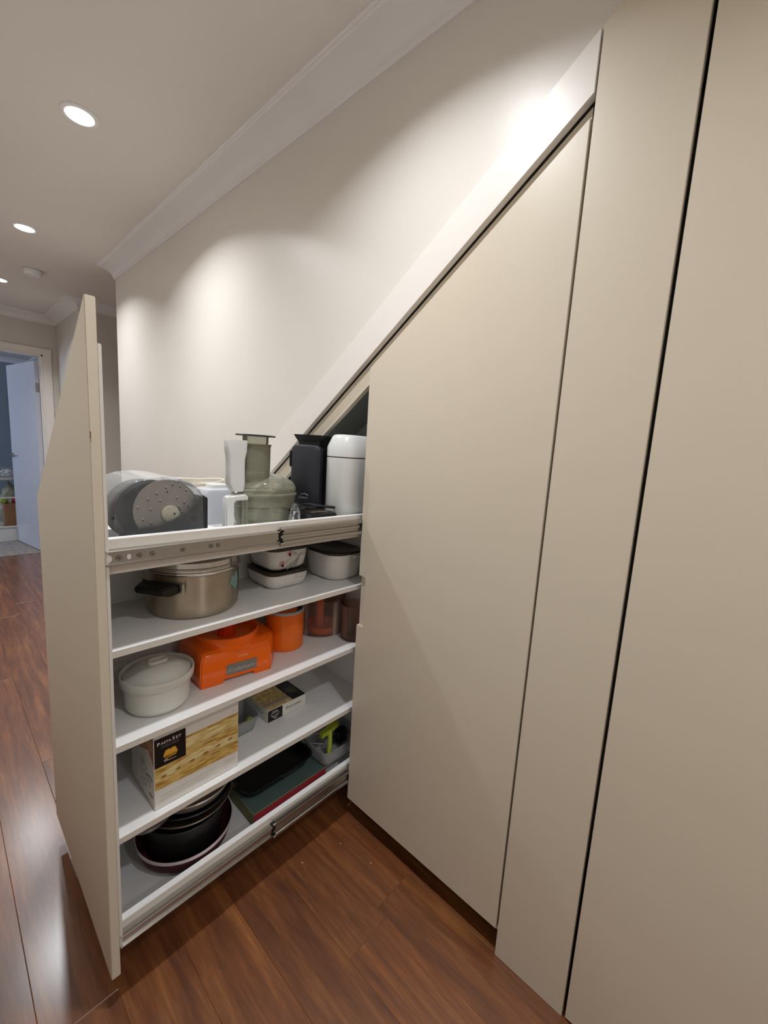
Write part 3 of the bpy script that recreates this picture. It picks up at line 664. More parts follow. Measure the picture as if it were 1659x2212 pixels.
# casseroles
ceramic = mat('white_glass_ceramic', (224, 220, 214), .18, noise=.012)
amber = clear_mat('smoky_amber_glass', (62, 56, 44), .05, .62)
pink = mat('pink_petal_print', (216, 146, 148), .3); leafm = mat('grey_leaf_print', (158, 160, 152), .3)
def casserole(name, label, cx, cy, hx, hy, z0, hgt, r, flower=None, lid=True, tab=True, group=None):
    t = thing(name, label, 'casserole', (cx, cy, z0), group)
    f = .006
    MB().loft([rr(cx, cy, hx-.030, hy-.030, r*.7, z0+.0006, 8), rr(cx, cy, hx-.014, hy-.014, r*.85, z0+.002, 8), rr(cx, cy, hx-.006, hy-.006, r, z0+.012, 8), rr(cx, cy, hx-.002, hy-.002, r, z0+hgt*.6, 8), rr(cx, cy, hx, hy, r, z0+hgt, 8),
               rr(cx, cy, hx-.004, hy-.004, r, z0+hgt+.001, 8), rr(cx, cy, hx-.008, hy-.008, r, z0+.012, 8), rr(cx, cy, hx-.03, hy-.03, r*.7, z0+.006, 8)]).build('dish', ceramic, t, smooth=50)
    if tab:
        zt = z0+hgt-.008
        MB().loft([[(cx+hx-.002, cy+hy*.05, zt+.004), (cx+hx-.002, cy+hy*.70, zt+.004), (cx+hx-.002, cy+hy*.70, zt-.007), (cx+hx-.002, cy+hy*.05, zt-.007)],
                   [(cx+hx+.009, cy+hy*.16, zt+.004), (cx+hx+.009, cy+hy*.60, zt+.004), (cx+hx+.009, cy+hy*.60, zt+.001), (cx+hx+.009, cy+hy*.16, zt+.001)]]).build('grip_tab', ceramic, t)
    if lid:
        zt = z0+hgt+.0015
        MB().loft([rr(cx, cy, hx-.001, hy-.001, r, zt, 8), rr(cx, cy, hx+.002, hy+.002, r, zt+.002, 8), rr(cx, cy, hx+.002, hy+.002, r, zt+.007, 8), rr(cx, cy, hx-.004, hy-.004, r, zt+.010, 8), rr(cx, cy, hx-.009, hy-.009, r*.9, zt+.0085, 8)]).build('glass_lid', amber, t, smooth=50)
    return t
def petal(m, cx, pts):
    pass
c1 = casserole('casserole_dish', 'lower white square casserole with smoky glass lid, under the flower patterned dish', -1.136, -.176, .0805, .077, Z1, .045, .034, group='square casserole dishes')
c2 = casserole('casserole_dish', 'upper white square dish with pink flowers stacked on another casserole', -1.136, -.176, .0765, .0735, Z1+.0585, .064, .032, tab=False, group='square casserole dishes')
def flowerprint(par, X, oy, oz, s, flip=1):
    def P(y, z): return (X, oy+flip*y*s, oz+z*s)
    m = MB()
    def leaf(m, a, b, w):
        A = Vector(a); B = Vector(b); n = Vector((-(B-A).y, (B-A).x)).normalized()*w
        pts = [A, A.lerp(B, .35)+n, A.lerp(B, .7)+n*.6, B, A.lerp(B, .7)-n*.6, A.lerp(B, .35)-n]
        b_ = bmesh.new(); f = b_.faces.new([b_.verts.new(P(*q)) for q in pts]); m._new(b_)
    for a, b, w in (((0, -.1), (.42, .18), .012), ((.12, -.32), (.48, -.02), .035), ((.42, -.30), (.72, .22), .055), ((.35, .35), (.62, .20), .03), ((.30, .22), (.66, .18), .010), ((.6, .2), (.95, .28), .012), ((.66, .22), (1., .12), .01)):
        leaf(m, a, b, w)
    m.build('leaf_print', leafm, par, smooth=0)
    m = MB()
    for cy_, cz_ in ((-.02, -.08), (.28, .28)):
        for da in (-.5, 0, .5):
            a = PI/2+.3+da; leaf(m, (cy_, cz_-.12), (cy_+.2*math.cos(a), cz_-.05+.2*math.sin(a)), .045)
    m.build('petal_print', pink, par, smooth=0)
flowerprint(c2, -1.136+.0765+.0003, -.206, Z1+.0585+.030, .088)
c3 = casserole('casserole_dish', 'round cornered white casserole with smoky glass lid nearest the cabinet door', -1.096, .034, .094, .079, Z1, .090, .056, group='round cornered casserole')
del c3['group']

# ------------------------------------------------------------------ second shelf
t = thing('souffle_dish', 'white oval lidded ceramic dish at the front end of the middle shelf', 'dish', (-1.058, -.580, Z2))
DX, DY = -1.060, -.575
stone = mat('white_stoneware', (214, 214, 206), .22, noise=.012)
MB().lathe([(.001, Z2+.0006), (.062, Z2+.0006), (.070, Z2+.004), (.0745, Z2+.014), (.0765, Z2+.062), (.0785, Z2+.066), (.0835, Z2+.070), (.0850, Z2+.086), (.0840, Z2+.091), (.0815, Z2+.0915), (.0795, Z2+.086), (.0765, Z2+.08), (.073, Z2+.02), (.001, Z2+.01)], (DX, DY), 64, cap=(False, False)).build('dish_body', stone, t, smooth=50)
MB().lathe([(.0755, Z2+.0805), (.0765, Z2+.083), (.0735, Z2+.0845), (.068, Z2+.0875), (.062, Z2+.094), (.045, Z2+.104), (.030, Z2+.1085), (.001, Z2+.1105)], (DX, DY), 64, cap=(False, False)).build('dish_lid', stone, t, smooth=50)
MB().loft([rr(DX, DY, .013, .024, .0125, Z2+.107, 8), rr(DX, DY, .0125, .0235, .0122, Z2+.1165, 8), rr(DX, DY, .011, .022, .0105, Z2+.1175, 8), rr(DX, DY, .0085, .0195, .0082, Z2+.1165, 8), rr(DX, DY, .007, .018, .0068, Z2+.1115, 8)]).build('lid_grip', stone, t, smooth=60)

orange = mat('glossy_orange_plastic', (244, 104, 14), .16, noise=.015)
t = thing('food_processor', 'glossy orange food processor motor base with round bowl seat on the middle shelf', 'food processor', (-1.115, -.362, Z2))
BC = Vector((-1.118, -.350))
BP = [(-1.037, -.477), (-1.0096, -.276), (-1.070, -.224), (-1.170, -.214), (-1.222, -.262), (-1.226, -.440), (-1.190, -.479)]
def bring(k, z): return [(BC.x+(x-BC.x)*k, BC.y+(y-BC.y)*k, z) for x, y in BP]
m = MB().loft([bring(1, Z2+.0075), bring(1.003, Z2+.012), bring(.985, Z2+.066), bring(.955, Z2+.084), bring(.86, Z2+.094)])
es = [e for e in m.bm.edges if len(e.link_faces) == 2 and e.calc_face_angle(0) > .25]
bmesh.ops.bevel(m.bm, geom=es, offset=.004, segments=3, affect='EDGES', clamp_overlap=True)
m.build('motor_body', orange, t, smooth=50)
FU = Vector((.0274, .201, 0)).normalized(); FN = Vector((FU.y, -FU.x, 0)); FA = Vector((-1.037, -.477, 0))
def on(s_, z, o=0): return FA+FU*s_+FN*o+Vector((0, 0, Z2+z))
for s0, s1, tip in ((.002, .062, (-1.19, -.477)), (.150, .2025, None)):
    if tip: ring = [on(.001, 0, .0004), on(s1, 0, .0004), on(s1, 0, -.15), Vector((-1.188, -.470, Z2))]
    else: ring = [on(s0, 0, .0004), on(s1, 0, .0002), Vector((-1.0702, -.2242, Z2)), Vector((-1.168, -.217, Z2)), on(s0, 0, -.17)]
    MB().loft([[(p.x, p.y, Z2+.0005) for p in ring], [(p.x, p.y, Z2+.0115) for p in ring]]).build('foot_rail', orange, t)
RX0, RY0 = -1.118, -.362
rg = MB().lathe([(.0925, Z2+.0850), (.0935, Z2+.097), (.0920, Z2+.0985), (.0900, Z2+.100), (.0905, Z2+.103), (.0915, Z2+.120), (.0910, Z2+.1230), (.0875, Z2+.1235), (.0860, Z2+.119), (.0860, Z2+.101), (.001, Z2+.099)], (RX0, RY0), 64, cap=(False, False)).build('bowl_seat', orange, t, smooth=35)
m = MB(); rings = []
for z, r in ((Z2+.099, .024), (Z2+.130, .021), (Z2+.132, .012)):
    rings.append([(RX0+(r*(1+.12*(j % 2)))*math.cos(2*PI*j/24), RY0+(r*(1+.12*(j % 2)))*math.sin(2*PI*j/24), z) for j in range(24)])
m.loft(rings).build('drive_spindle', mat('red_orange_plastic', (226, 62, 16), .3), rg)
lp = mat('grey_badge', (138, 134, 130), .35, .5)
q0, q1, zl, zh = .070, .158, .020, .051
o0, o1 = -.0035, .0012
m = MB().loft([[on(q0, zl, o0), on(q1, zl, o0), on(q1, zh, o0), on(q0, zh, o0)], [on(q0, zl, o1), on(q1, zl, o1), on(q1, zh, o1-.001), on(q0, zh, o1-.001)], [on(q0+.0015, zl+.0015, o1+.0005), on(q1-.0015, zl+.0015, o1+.0005), on(q1-.0015, zh-.0015, o1-.0004), on(q0+.0015, zh-.0015, o1-.0004)]])
bd = m.build('badge', lp, t)
text_mb('Cuisinart', .0165, on(q0+.007, zl+.0095, o1+.0006), FU, (0, 0, 1), w=.072).build('badge_lettering', mat('badge_relief', (176, 172, 168), .25, .7), bd, smooth=0)
m = MB(); m.loft([[on(.102, .0645, -.004), on(.132, .0645, -.004), on(.132, .0735, -.006), on(.102, .0735, -.006)], [on(.103, .0652, .0006), on(.131, .0652, .0006), on(.131, .0730, -.0010), on(.103, .0730, -.0010)]])
m.build('release_button', mat('orange_button', (244, 132, 76), .15), t, smooth=50)

t = thing('orange_canister', 'orange cylindrical canister with grey rim behind the orange motor base', 'canister', (-1.118, -.1545, Z2))
MB().lathe([(.001, Z2+.0006), (.060, Z2+.0006), (.063, Z2+.004), (.0625, Z2+.125), (.001, Z2+.125)], (-1.118, -.1545), 56, cap=(False, False)).build('canister_body', mat('satin_orange_plastic', (236, 110, 26), .3, noise=.02), t, smooth=40)
MB().lathe([(.0635, Z2+.1255), (.0645, Z2+.127), (.0640, Z2+.134), (.0600, Z2+.1355), (.058, Z2+.127)], (-1.118, -.1545), 56, cap=(False, False)).build('grey_rim', mat('grey_rim_plastic', (168, 166, 162), .35), t, smooth=40)
MB().lathe([(.0575, Z2+.1285), (.001, Z2+.1165)], (-1.118, -.1545), 40, cap=(False, False)).build('dark_insert', M['black'], t)

JX, JY = -1.140, .020
t = thing('mini_chopper_bowl', 'clear smoky bowl with an orange blade stem standing inside, right of the orange canister', 'bowl', (JX, JY, Z2))
MB().lathe([(.080, Z2+.0008), (.0835, Z2+.004), (.0870, Z2+.120), (.0895, Z2+.134), (.0895, Z2+.126), (.086, Z2+.126), (.0825, Z2+.006), (.001, Z2+.003)], (JX, JY), 56, cap=(True, False)).build('clear_bowl', M['smoked'], t, smooth=40)
bs = thing('chopping_blade_set', 'orange round blade holder with upright stem inside the clear smoky bowl', 'blade holder', (JX+.012, JY, Z2+.004))
salmon = mat('orange_blade_plastic', (255, 132, 84), .3)
MB().lathe([(.001, Z2+.0045), (.060, Z2+.0045), (.0625, Z2+.008), (.0625, Z2+.026), (.0595, Z2+.028), (.056, Z2+.026), (.054, Z2+.012), (.001, Z2+.010)], (JX+.012, JY), 48, cap=(False, False)).build('holder_cup', salmon, bs, smooth=40)
MB().box(JX+.004, JX+.020, JY-.028, JY-.002, Z2+.0105, Z2+.118, .002).build('stem', salmon, bs)
MB().box(JX-.03, JX-.012, JY-.002, JY+.014, Z2+.0105, Z2+.118, .002).build('rear_stem', salmon, bs)
t = MB().lathe([(.040, Z2+.0008), (.046, Z2+.006), (.047, Z2+.07), (.050, Z2+.10), (.050, Z2+.128), (.048, Z2+.128), (.044, Z2+.07), (.043, Z2+.008), (.001, Z2+.004)], (-1.004, .062), 40, cap=(True, False))
t = tag(t.build('plastic_beaker', M['smoked'], loc=(-1.004, .062, Z2), smooth=40), 'clear smoky brown beaker beside the cabinet door edge on the middle shelf', 'beaker')

# ------------------------------------------------------------------ third shelf: boxes
def flat(mb, X, poly, lift=0):
    b = bmesh.new(); f = b.faces.new([b.verts.new((X+lift, y, z)) for y, z in poly]); f.normal_update()
    if f.normal.x < 0: f.normal_flip()
    if len(poly) > 4: bmesh.ops.triangulate(b, faces=b.faces[:])
    mb._new(b); return mb
bx1, by0, by1, bz0, bz1 = -.9665, -.619, -.4035, Z3+.0006, Z3+.200
card = mat('white_gloss_card', (222, 219, 212), .35, noise=.015)
t = thing('pasta_set_box', 'tall white carton printed with yellow pasta strips and black square on the third shelf', 'box', (-1.04, -.511, Z3))
MB().box(-1.132, bx1, by0, by1, bz0, bz1, .0012).build('carton', card, t)
def grain_mat(name, a, b_, sc, stretch):
    m = bpy.data.materials.new(name); m.use_nodes = True; nt = m.node_tree; b = nt.nodes['Principled BSDF']
    tc = nt.nodes.new('ShaderNodeTexCoord'); mp = nt.nodes.new('ShaderNodeMapping'); mp.inputs['Scale'].default_value = stretch
    mp.inputs['Rotation'].default_value = (math.radians(-14), 0, 0)
    n = nt.nodes.new('ShaderNodeTexNoise'); n.inputs['Scale'].default_value = sc; n.inputs['Detail'].default_value = 6
    r = nt.nodes.new('ShaderNodeValToRGB'); r.color_ramp.elements[0].position = .36; r.color_ramp.elements[1].position = .62
    r.color_ramp.elements[0].color = (*lin(a), 1); r.color_ramp.elements[1].color = (*lin(b_), 1)
    nt.links.new(tc.outputs['Object'], mp.inputs[0]); nt.links.new(mp.outputs[0], n.inputs['Vector']); nt.links.new(n.outputs['Fac'], r.inputs[0])
    nt.links.new(r.outputs[0], b.inputs['Base Color']); b.inputs['Roughness'].default_value = .35
    return m
gold = grain_mat('pasta_photo_print', (168, 122, 44), (220, 190, 112), 9, (1, 4, 22))
pale = grain_mat('pale_dough_print', (206, 176, 104), (236, 220, 164), 8, (1, 4, 18))
X = bx1+.0004
ph = flat(MB(), X, [(by0+.0015, .4685), (by1-.0015, .4620), (by1-.0015, .5795), (-.545, .578), (-.545, .568), (by0+.0015, .568)]).build('pasta_picture', gold, t, smooth=0)
flat(MB(), X, [(by0+.0015, .489), (-.50, .505), (by1-.0015, .497), (by1-.0015, .517), (-.50, .527), (by0+.0015, .506)], .0002).build('dough_strip', pale, ph, smooth=0)
flat(MB(), X, [(-.545, .571), (-.545, .546), (by1-.0015, .546), (by1-.0015, .571)], .0002).build('dough_strip', pale, ph, smooth=0)
m = MB()
for z0_, z1_ in ((.505, .517), (.527, .541), (.488, .498), (.556, .556), (.542, .545)):
    flat(m, X, [(by0+.0015 if z0_ < .53 else -.545, z0_), (by1-.0015, z1_), (by1-.0015, z1_+.0011), (by0+.0015 if z0_ < .53 else -.545, z0_+.0011)], .0005)
m.build('strip_highlights', mat('pale_print_line', (240, 228, 184), .4), ph, smooth=0)
m = MB()
for k in range(6):
    yc = -.598+k*.034; zc_ = .497+k*.0025
    flat(m, X, [(yc-.009, zc_-.001), (yc-.002, zc_+.0035), (yc+.008, zc_+.004), (yc+.004, zc_-.002)], .0005)
m.build('dough_shapes', mat('brown_print', (150, 104, 40), .4), ph, smooth=0)
bl = mat('black_print', (14, 12, 12), .3)
sq = flat(MB(), X, [(by0+.0012, .5275), (-.5455, .5265), (-.5455, .6025), (by0+.0012, .6035)], .0007).build('black_square', bl, t, smooth=0)
wp = mat('white_print', (235, 232, 228), .4); gp_ = mat('grey_print', (120, 116, 112), .4)
m = MB(); text_mb('P', .0128, (X+.0011, -.6115, .5850), (0, 1, 0), (0, 0, 1), mb=m, bold=.01); text_mb('ASTA', .0098, (X+.0011, -.6035, .5852), (0, 1, 0), (0, 0, 1), w=.0235, mb=m)
text_mb('S', .0128, (X+.0011, -.5770, .5856), (0, 1, 0), (0, 0, 1), mb=m, bold=.01); text_mb('ET', .0098, (X+.0011, -.5685, .5858), (0, 1, 0), (0, 0, 1), w=.0125, mb=m)
m.build('title_lettering', wp, sq, smooth=0)
text_mb('WELLNESS', .0082, (X+.0011, -.6035, .5755), (0, 1, 0), (0, 0, 1), w=.042).build('subtitle_lettering', gp_, sq, smooth=0)
yl = mat('amber_print', (226, 170, 56), .4)
hx = flat(MB(), X, [(-.5985, .5525), (-.5935, .5440), (-.5690, .5440), (-.5650, .5525), (-.5700, .5655), (-.5780, .5670), (-.5815, .5640), (-.5850, .5670), (-.5930, .5655)], .0010).build('crest', yl, sq, smooth=0)
text_mb('MARCATO', .0072, (X+.0014, -.5945, .5462), (0, 1, 0), (0, 0, 1), w=.026, bold=.02).build('crest_lettering', bl, hx, smooth=0)
m = MB(); flat(m, X, [(-.597, .5395), (-.588, .5395), (-.588, .5415), (-.597, .5415)], .0010); flat(m, X, [(-.596, .5362), (-.568, .5362), (-.568, .5372), (-.596, .5372)], .0010)
m.build('crest_underline', wp, sq, smooth=0)
m = MB(); flat(m, X, [(-.588, .5395), (-.580, .5395), (-.580, .5415), (-.588, .5415)], .0010); m.build('crest_bar', mat('red_print', (170, 40, 44), .4), sq, smooth=0)
# small faint printed lines under the picture
tx = mat('fine_grey_print', (128, 124, 120), .5)
m = MB(); rnd = random.Random(2)
def scrawl(m, y0_, y1_, z, hh, slope=0, X_=X):
    y = y0_
    while y < y1_:
        w = rnd.uniform(.0012, .0040); zz = z+slope*(y-y0_)
        m.tube([(X_+.0003, y+k*w/4, zz+(hh*.5*math.sin(k*2.4+y*900))) for k in range(5)], .00022, 4)
        y += w+.0014
scrawl(m, -.607, -.470, .447, .0022); scrawl(m, -.607, -.476, .4385, .0010); scrawl(m, -.607, -.484, .4345, .0010)
scrawl(m, -.447, -.414, .452, .001); scrawl(m, -.443, -.412, .4455, .0016); scrawl(m, -.450, -.414, .440, .001)
scrawl(m, -.424, -.410, .592, .001); scrawl(m, -.424, -.410, .588, .001)
scrawl(m, -.424, -.410, .5685, .0010); scrawl(m, -.426, -.409, .547, .0010)
m.build('fine_print', tx, t, smooth=0)
# left side of the carton: red and tan picture above machine drawings
def flaty(mb, Y, poly, lift=0):
    b = bmesh.new(); f = b.faces.new([b.verts.new((x, Y-lift, z)) for x, z in poly]); f.normal_update()
    if f.normal.y > 0: f.normal_flip()
    if len(poly) > 4: bmesh.ops.triangulate(b, faces=b.faces[:])
    mb._new(b)
m = MB(); flaty(m, by0, [(-1.130, .51), (-1.05, .54), (-1.0, .56), (-.9685, .53), (-.9685, .6035), (-1.130, .6035)], .0004)
m.build('side_picture', grain_mat('tan_red_print', (150, 40, 30), (214, 186, 130), 22, (1, 1, 1)), t, smooth=0)
m = MB()
for cz_, sx_, cx_ in ((.508, .022, -1.045), (.497, .034, -1.035), (.474, .040, -1.03), (.470, .016, -1.0), (.452, .03, -1.04)):
    m.tube([(cx_+sx_*.5*math.cos(2*PI*k/12)*(1+.3*math.cos(4*PI*k/12)), by0-.0004, cz_+.008*math.sin(2*PI*k/12)) for k in range(12)], .0003, 4, closed=True)
m.tube([(-1.0, by0-.0004, .445), (-.978, by0-.0004, .443)], .0012, 4); m.tube([(-1.02, by0-.0004, .485), (-.99, by0-.0004, .492), (-.978, by0-.0004, .486)], .001, 4)
m.build('machine_drawing', gp_, t, smooth=0)

# second carton
px1, py0, py1, pz0, pz1 = -1.0655, -.2475, -.0955, Z3+.0006, Z3+.0425
t = thing('pasta_cutter_box', 'small flat black and white carton lying on the third shelf', 'box', (-1.14, -.17, Z3))
MB().box(-1.215, px1, py0, py1, pz0, pz1, .001).build('carton', card, t)
zt_ = pz1+.0003
m = MB(); m.quad((-1.213, py0+.001, zt_), (px1-.001, py0+.001, zt_), (px1-.001, -.150, zt_), (-1.213, -.150, zt_))
m.build('pasta_picture', mat('noodle_photo_print', (206, 182, 118), .4, noise=.45, nscale=70), t, smooth=0)
m = MB(); m.quad((-1.213, -.1495, zt_), (px1-.0008, -.1495, zt_), (px1-.0008, py1-.001, zt_), (-1.213, py1-.001, zt_)); m.build('black_panel', bl, t, smooth=0)
m = MB(); m.quad((-1.105, py0+.001, zt_+.0003), (-1.080, py0+.001, zt_+.0003), (-1.080, -.150, zt_+.0003), (-1.105, -.150, zt_+.0003)); m.build('tan_band', mat('tan_print', (176, 160, 134), .4), t, smooth=0)
m = MB()
for k in range(6): m.tube([(-1.12+k*.006, -.14, zt_+.0004), (-1.15+k*.006, -.105, zt_+.0004)], .0005, 4); m.tube([(-1.15+k*.006, -.14, zt_+.0004), (-1.12+k*.006, -.105, zt_+.0004)], .0005, 4)
m.build('lattice_print', gp_, t, smooth=0)
Xp = px1+.0004
bs_ = flat(MB(), Xp, [(py0+.001, pz0+.001), (-.191, pz0+.001), (-.191, pz1-.001), (py0+.001, pz1-.001)]).build('black_square', bl, t, smooth=0)
m = MB(); m.tube([(Xp+.0004, -.2195+.0155*math.cos(2*PI*k/6), (pz0+pz1)/2+.002+.0125*math.sin(2*PI*k/6)) for k in range(6)], .0006, 4, closed=True)
m.tube([(Xp+.0004, -.228, pz0+.026), (Xp+.0004, -.224, pz0+.032), (Xp+.0004, -.2195, pz0+.026), (Xp+.0004, -.215, pz0+.032), (Xp+.0004, -.211, pz0+.026)], .0008, 4)
text_mb('MARCATO', .0052, (Xp+.0003, -.2325, pz0+.0165), (0, 1, 0), (0, 0, 1), w=.026, mb=m); flat(m, Xp, [(-.224, pz0+.0075), (-.214, pz0+.0075), (-.214, pz0+.0095), (-.224, pz0+.0095)], .0004)
m.build('crest', wp, bs_, smooth=0)
m = text_mb('P', .0120, (Xp+.0002, -.176, pz0+.0195), (0, 1, 0), (0, 0, 1), bold=.01); text_mb('ASTABIKE', .0095, (Xp+.0002, -.1680, pz0+.0195), (0, 1, 0), (0, 0, 1), w=.052, mb=m)
m.build('title_lettering', bl, t, smooth=0)
m = MB(); scrawl(m, -.172, -.130, pz0+.0125, .001, X_=Xp); m.build('fine_print', tx, t, smooth=0)
m = MB(); m.tube([(-1.14+k*.012, py0-.0003, Z3+.024+.005*math.sin(k*1.6)) for k in range(5)], .0008, 4); m.build('side_mark', gp_, t, smooth=0)

t = thing('plastic_container', 'open cloudy plastic container beside the tall pasta carton', 'container', (-1.12, -.325, Z3))
MB().loft([rr(-1.120, -.335, .050, .050, .02, Z3+.0006), rr(-1.120, -.335, .060, .060, .022, Z3+.046), rr(-1.120, -.335, .064, .064, .022, Z3+.047), rr(-1.120, -.335, .064, .064, .022, Z3+.050),
           rr(-1.120, -.335, .059, .059, .022, Z3+.0495), rr(-1.120, -.335, .048, .048, .02, Z3+.003)]).build('container_body', M['clearmilk'], t, smooth=50)
for (x, y, c, nm, lb) in ((-1.086, -.318, (214, 112, 60), 'orange_toy_ball', 'small orange ball inside the cloudy plastic container'), (-1.096, -.294, (150, 168, 60), 'green_toy_ball', 'small green ball inside the cloudy plastic container')):
    tag(MB().lathe([(.001, Z3+.004), (.007, Z3+.006), (.0115, Z3+.012), (.0125, Z3+.018), (.011, Z3+.025), (.006, Z3+.029), (.001, Z3+.0295)], (x, y), 24, cap=(False, False)).build(nm, mat(nm, c, .5, noise=.1), loc=(x, y, Z3+.004), smooth=60), lb, 'ball')

# ------------------------------------------------------------------ bottom bin
RX, RY = -1.093, -.497
dk = mat('dark_nonstick', (38, 36, 36), .42, .35, noise=.08, nscale=14)
mar = mat('maroon_patterned_fabric', (70, 18, 24), .7, noise=.5, nscale=70)
t = thing('rice_bowl', 'wide dark maroon bowl with a pale rim holding the stacked pans in the bottom bin', 'bowl', (RX, RY, ZB))
MB().lathe([(.001, ZB+.0006), (.088, ZB+.0006), (.104, ZB+.006), (.118, ZB+.022), (.1265, ZB+.046), (.1285, ZB+.058), (.1265, ZB+.058), (.123, ZB+.046), (.112, ZB+.024), (.095, ZB+.010), (.001, ZB+.006)], (RX, RY), 72, cap=(False, False)).build('bowl_body', mar, t, smooth=50)
MB().lathe([(.1262, ZB+.0565), (.1294, ZB+.0565), (.1298, ZB+.0605), (.1285, ZB+.0640), (.1262, ZB+.0635)], (RX, RY), 72, cap=(False, False)).build('pale_rim', mat('pale_rim_trim', (196, 184, 188), .35), t, smooth=50)
def tin(name, label, z0, h, r0, r1, m, cx=RX, cy=RY, cat='pan', roll=.0025, group='stacked baking tins'):
    t = thing(name, label, cat, (cx, cy, z0), group)
    MB().lathe([(.001, z0), (r0-.004, z0), (r0, z0+.004), (r1, z0+h), (r1-.002, z0+h), (r0-.002, z0+.005), (.001, z0+.003)], (cx, cy), 72, cap=(False, False)).build('tin_body', m, t, smooth=50)
    MB().lathe([(r1-.001, z0+h-.002), (r1+roll, z0+h-.001), (r1+roll*1.3, z0+h+.0012), (r1+roll*.6, z0+h+.003), (r1-.001, z0+h+.0022)], (cx, cy), 72, cap=(False, False)).build('rolled_rim', m if m is not pale_tin else pale_tin, t, smooth=50)
    return t
pale_tin = mat('pale_bakeware_metal', (176, 170, 160), .35, .5, noise=.05)
bronze = mat('bronze_bakeware', (104, 92, 76), .35, .6, noise=.06)
tin('cake_tin', 'tall charcoal cake tin inside the maroon bowl, lowest of the stack', ZB+.0070, .118, .0960, .1050, dk, RX, RY)
tin('cake_tin', 'bronze edged baking tin above the charcoal cake tin in the bottom bin', ZB+.1315, .018, .104, .1150, bronze, RX, RY+.008)
tin('cake_tin', 'shallow grey baking tin under the pale topmost tin', ZB+.1525, .016, .100, .1120, dk, RX, RY+.012)
tin('cake_tin', 'pale metal tin topmost in the stack under the third shelf', ZB+.1700, .030, .102, .1135, pale_tin, RX, RY+.015)
t = thing('mixing_bowl', 'dark grey metal bowl at the front end of the bottom bin beside the tins', 'bowl', (-1.016, -.616, .356))
MB().lathe([(.001, .3565), (.034, .3565), (.046, .3600), (.055, .370), (.0595, .384), (.0600, .3905), (.0585, .3905), (.0535, .371), (.044, .361), (.001, .3585)], (-1.016, -.620), 56, cap=(False, False)).build('bowl_body', mat('grey_metal_bowl', (74, 72, 70), .35, .5), t, smooth=60)
MB().lathe([(.0595, .3885), (.0622, .3895), (.0622, .3918), (.0590, .3922)], (-1.016, -.620), 56, cap=(False, False)).build('rolled_rim', mat('grey_bowl_rim', (110, 108, 104), .3, .6), t, smooth=60)

gbx = thing('storage_box', 'flat teal topped box with red side and olive end in the bottom bin', 'box', (-1.05, -.19, ZB))
MB().box(-1.125, -.9872, -.338, -.055, ZB+.0006, ZB+.043, .0008).build('box_body', mat('olive_card', (112, 112, 66), .5, noise=.06), gbx)
MB().box(-1.126, -.9870, -.3385, -.0545, ZB+.0432, ZB+.0452, .0004).build('box_lid', mat('teal_card', (84, 104, 100), .35, noise=.06), gbx)
m = MB(); flat(m, -.9872, [(-.337, ZB+.002), (-.056, ZB+.002), (-.056, ZB+.0425), (-.337, ZB+.0425)], .0005); m.build('red_side', mat('red_card', (176, 44, 60), .5, noise=.04), gbx, smooth=0)
m = MB()
for a, b_ in (((-.9876, -.338, ZB+.0455), (-.9876, -.055, ZB+.0455)), ((-1.125, -.338, ZB+.0455), (-.9876, -.338, ZB+.0455))): m.tube([a, b_], .0007, 5)
m.build('lid_edge_line', mat('lime_edge_print', (158, 160, 90), .4), gbx)
zt_ = ZB+.0458
t = thing('roasting_tray', 'black rectangular roasting tray with rounded corners lying on the flat box', 'tray', (-1.10, -.21, zt_))
cx, cy = -1.110, -.208
MB().loft([rr(cx, cy, .062, .110, .03, zt_, 8), rr(cx, cy, .070, .118, .03, zt_+.006, 8), rr(cx, cy, .078, .126, .032, zt_+.036, 8), rr(cx, cy, .085, .133, .034, zt_+.037, 8), rr(cx, cy, .086, .134, .034, zt_+.040, 8), rr(cx, cy, .077, .125, .03, zt_+.0395, 8), rr(cx, cy, .068, .116, .028, zt_+.008, 8)]).build('tray_body', mat('black_enamel', (14, 14, 15), .2), t, smooth=50)
m = MB(); m.tube([(cx+.084, cy-.01, zt_+.036), (cx+.092, cy+.0, zt_+.037), (cx+.093, cy+.05, zt_+.037), (cx+.084, cy+.062, zt_+.036)], .0025, 8); m.build('tray_lip', mat('dark_enamel_lip', (40, 40, 42), .2), t)

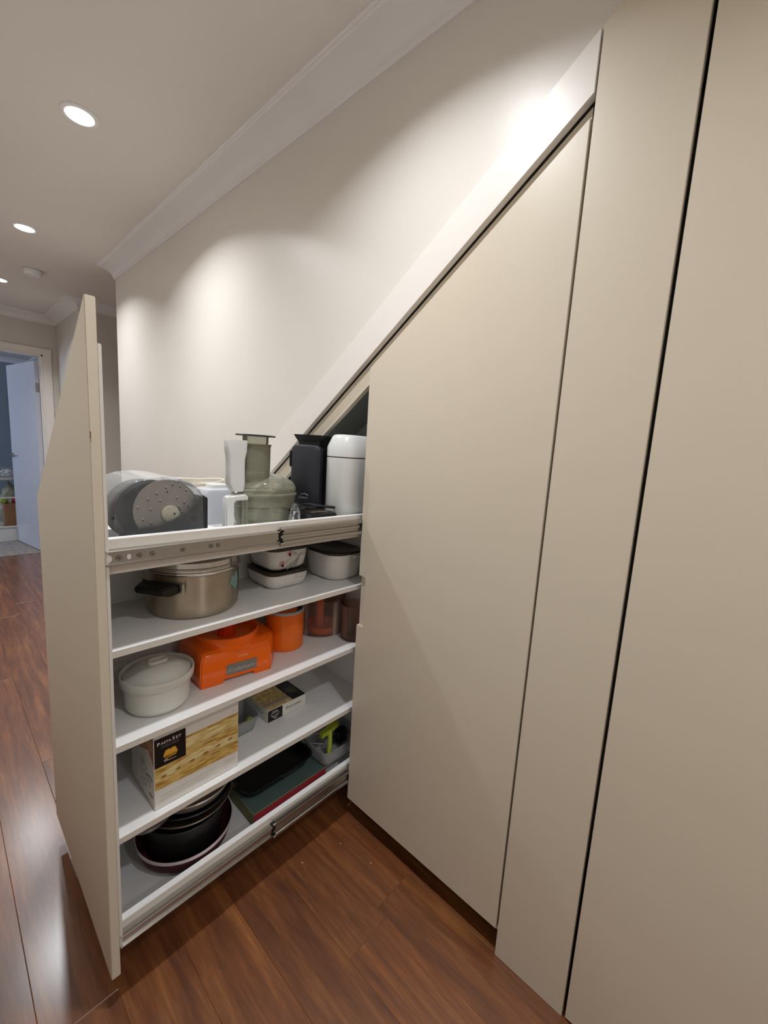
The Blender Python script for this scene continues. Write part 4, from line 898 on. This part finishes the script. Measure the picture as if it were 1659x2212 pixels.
zc0 = .2003
t = thing('utensil_container', 'clear rectangular plastic container of gadgets at the cabinet end of the bottom bin', 'container', (-1.04, .03, zc0))
cx, cy = -1.045, .018
MB().loft([rr(cx, cy, .062, .078, .02, zc0, 8), rr(cx, cy, .066, .083, .022, zc0+.004, 8), rr(cx, cy, .074, .091, .024, zc0+.052, 8), rr(cx, cy, .078, .095, .026, zc0+.053, 8), rr(cx, cy, .078, .095, .026, zc0+.058, 8),
           rr(cx, cy, .074, .091, .024, zc0+.0575, 8), rr(cx, cy, .064, .081, .02, zc0+.006, 8)]).build('container_body', M['clearmilk'], t, smooth=50)
t = thing('vegetable_peeler', 'lime green T shaped utensil sticking out of the clear gadget container', 'utensil', (-1.02, -.02, zc0+.008))
lime = mat('lime_plastic', (172, 186, 56), .35, noise=.05)
MB().tube([(-.996, -.038, zc0+.012), (-1.006, -.026, zc0+.046), (-1.02, -.013, zc0+.075), (-1.03, -.006, zc0+.086)], [.0085, .0085, .008, .009], 12).build('handle', lime, t, smooth=60)
MB().loft([[(-1.026, -.045, zc0+.076), (-1.026, -.045, zc0+.094), (-1.042, -.045, zc0+.094), (-1.042, -.045, zc0+.076)], [(-1.024, -.006, zc0+.082), (-1.024, -.006, zc0+.100), (-1.044, -.006, zc0+.100), (-1.044, -.006, zc0+.082)],
           [(-1.026, .030, zc0+.088), (-1.026, .030, zc0+.110), (-1.042, .030, zc0+.110), (-1.042, .030, zc0+.088)]]).build('cross_head', lime, t)
tag(MB().tube([(-1.07+.03*math.cos(a*.8), -.03+.04*math.sin(a), zc0+.03+.02*math.sin(a*.5)) for a in [k*.35 for k in range(30)]], .0014, 6).build('string_coil', mat('white_string', (200, 198, 192), .7), loc=(-1.07, -.03, zc0+.03)), 'thin white cord tangled in the clear gadget container', 'cord')
crumple('black_gadget', -1.04, .055, zc0+.006, .022, .03, .034, M['black'], 33, 'shiny black gadget lying at the cabinet end of the clear container', 'gadget')
m = MB().lathe([(.026, zc0+.008), (.028, zc0+.05), (.0265, zc0+.05), (.0245, zc0+.010)], (-1.035, -.002), 32, cap=(False, False)); 
# floor crumbs
cr = mat('crumb', (222, 210, 186), .7)
for x, y, lb in ((-.900, -.215, 'pale crumb on the boards nearest the pull-out unit'), (-.863, -.085, 'pale crumb on the boards close under the sloped door'), (-.745, -.06, 'pale crumb on the boards midway along the sloped door')):
    tag(MB().box(x-.002, x+.002, y-.0014, y+.0014, .0002, .0022, .0007).build('crumb', cr, loc=(x, y, .0002)), lb, 'crumb')
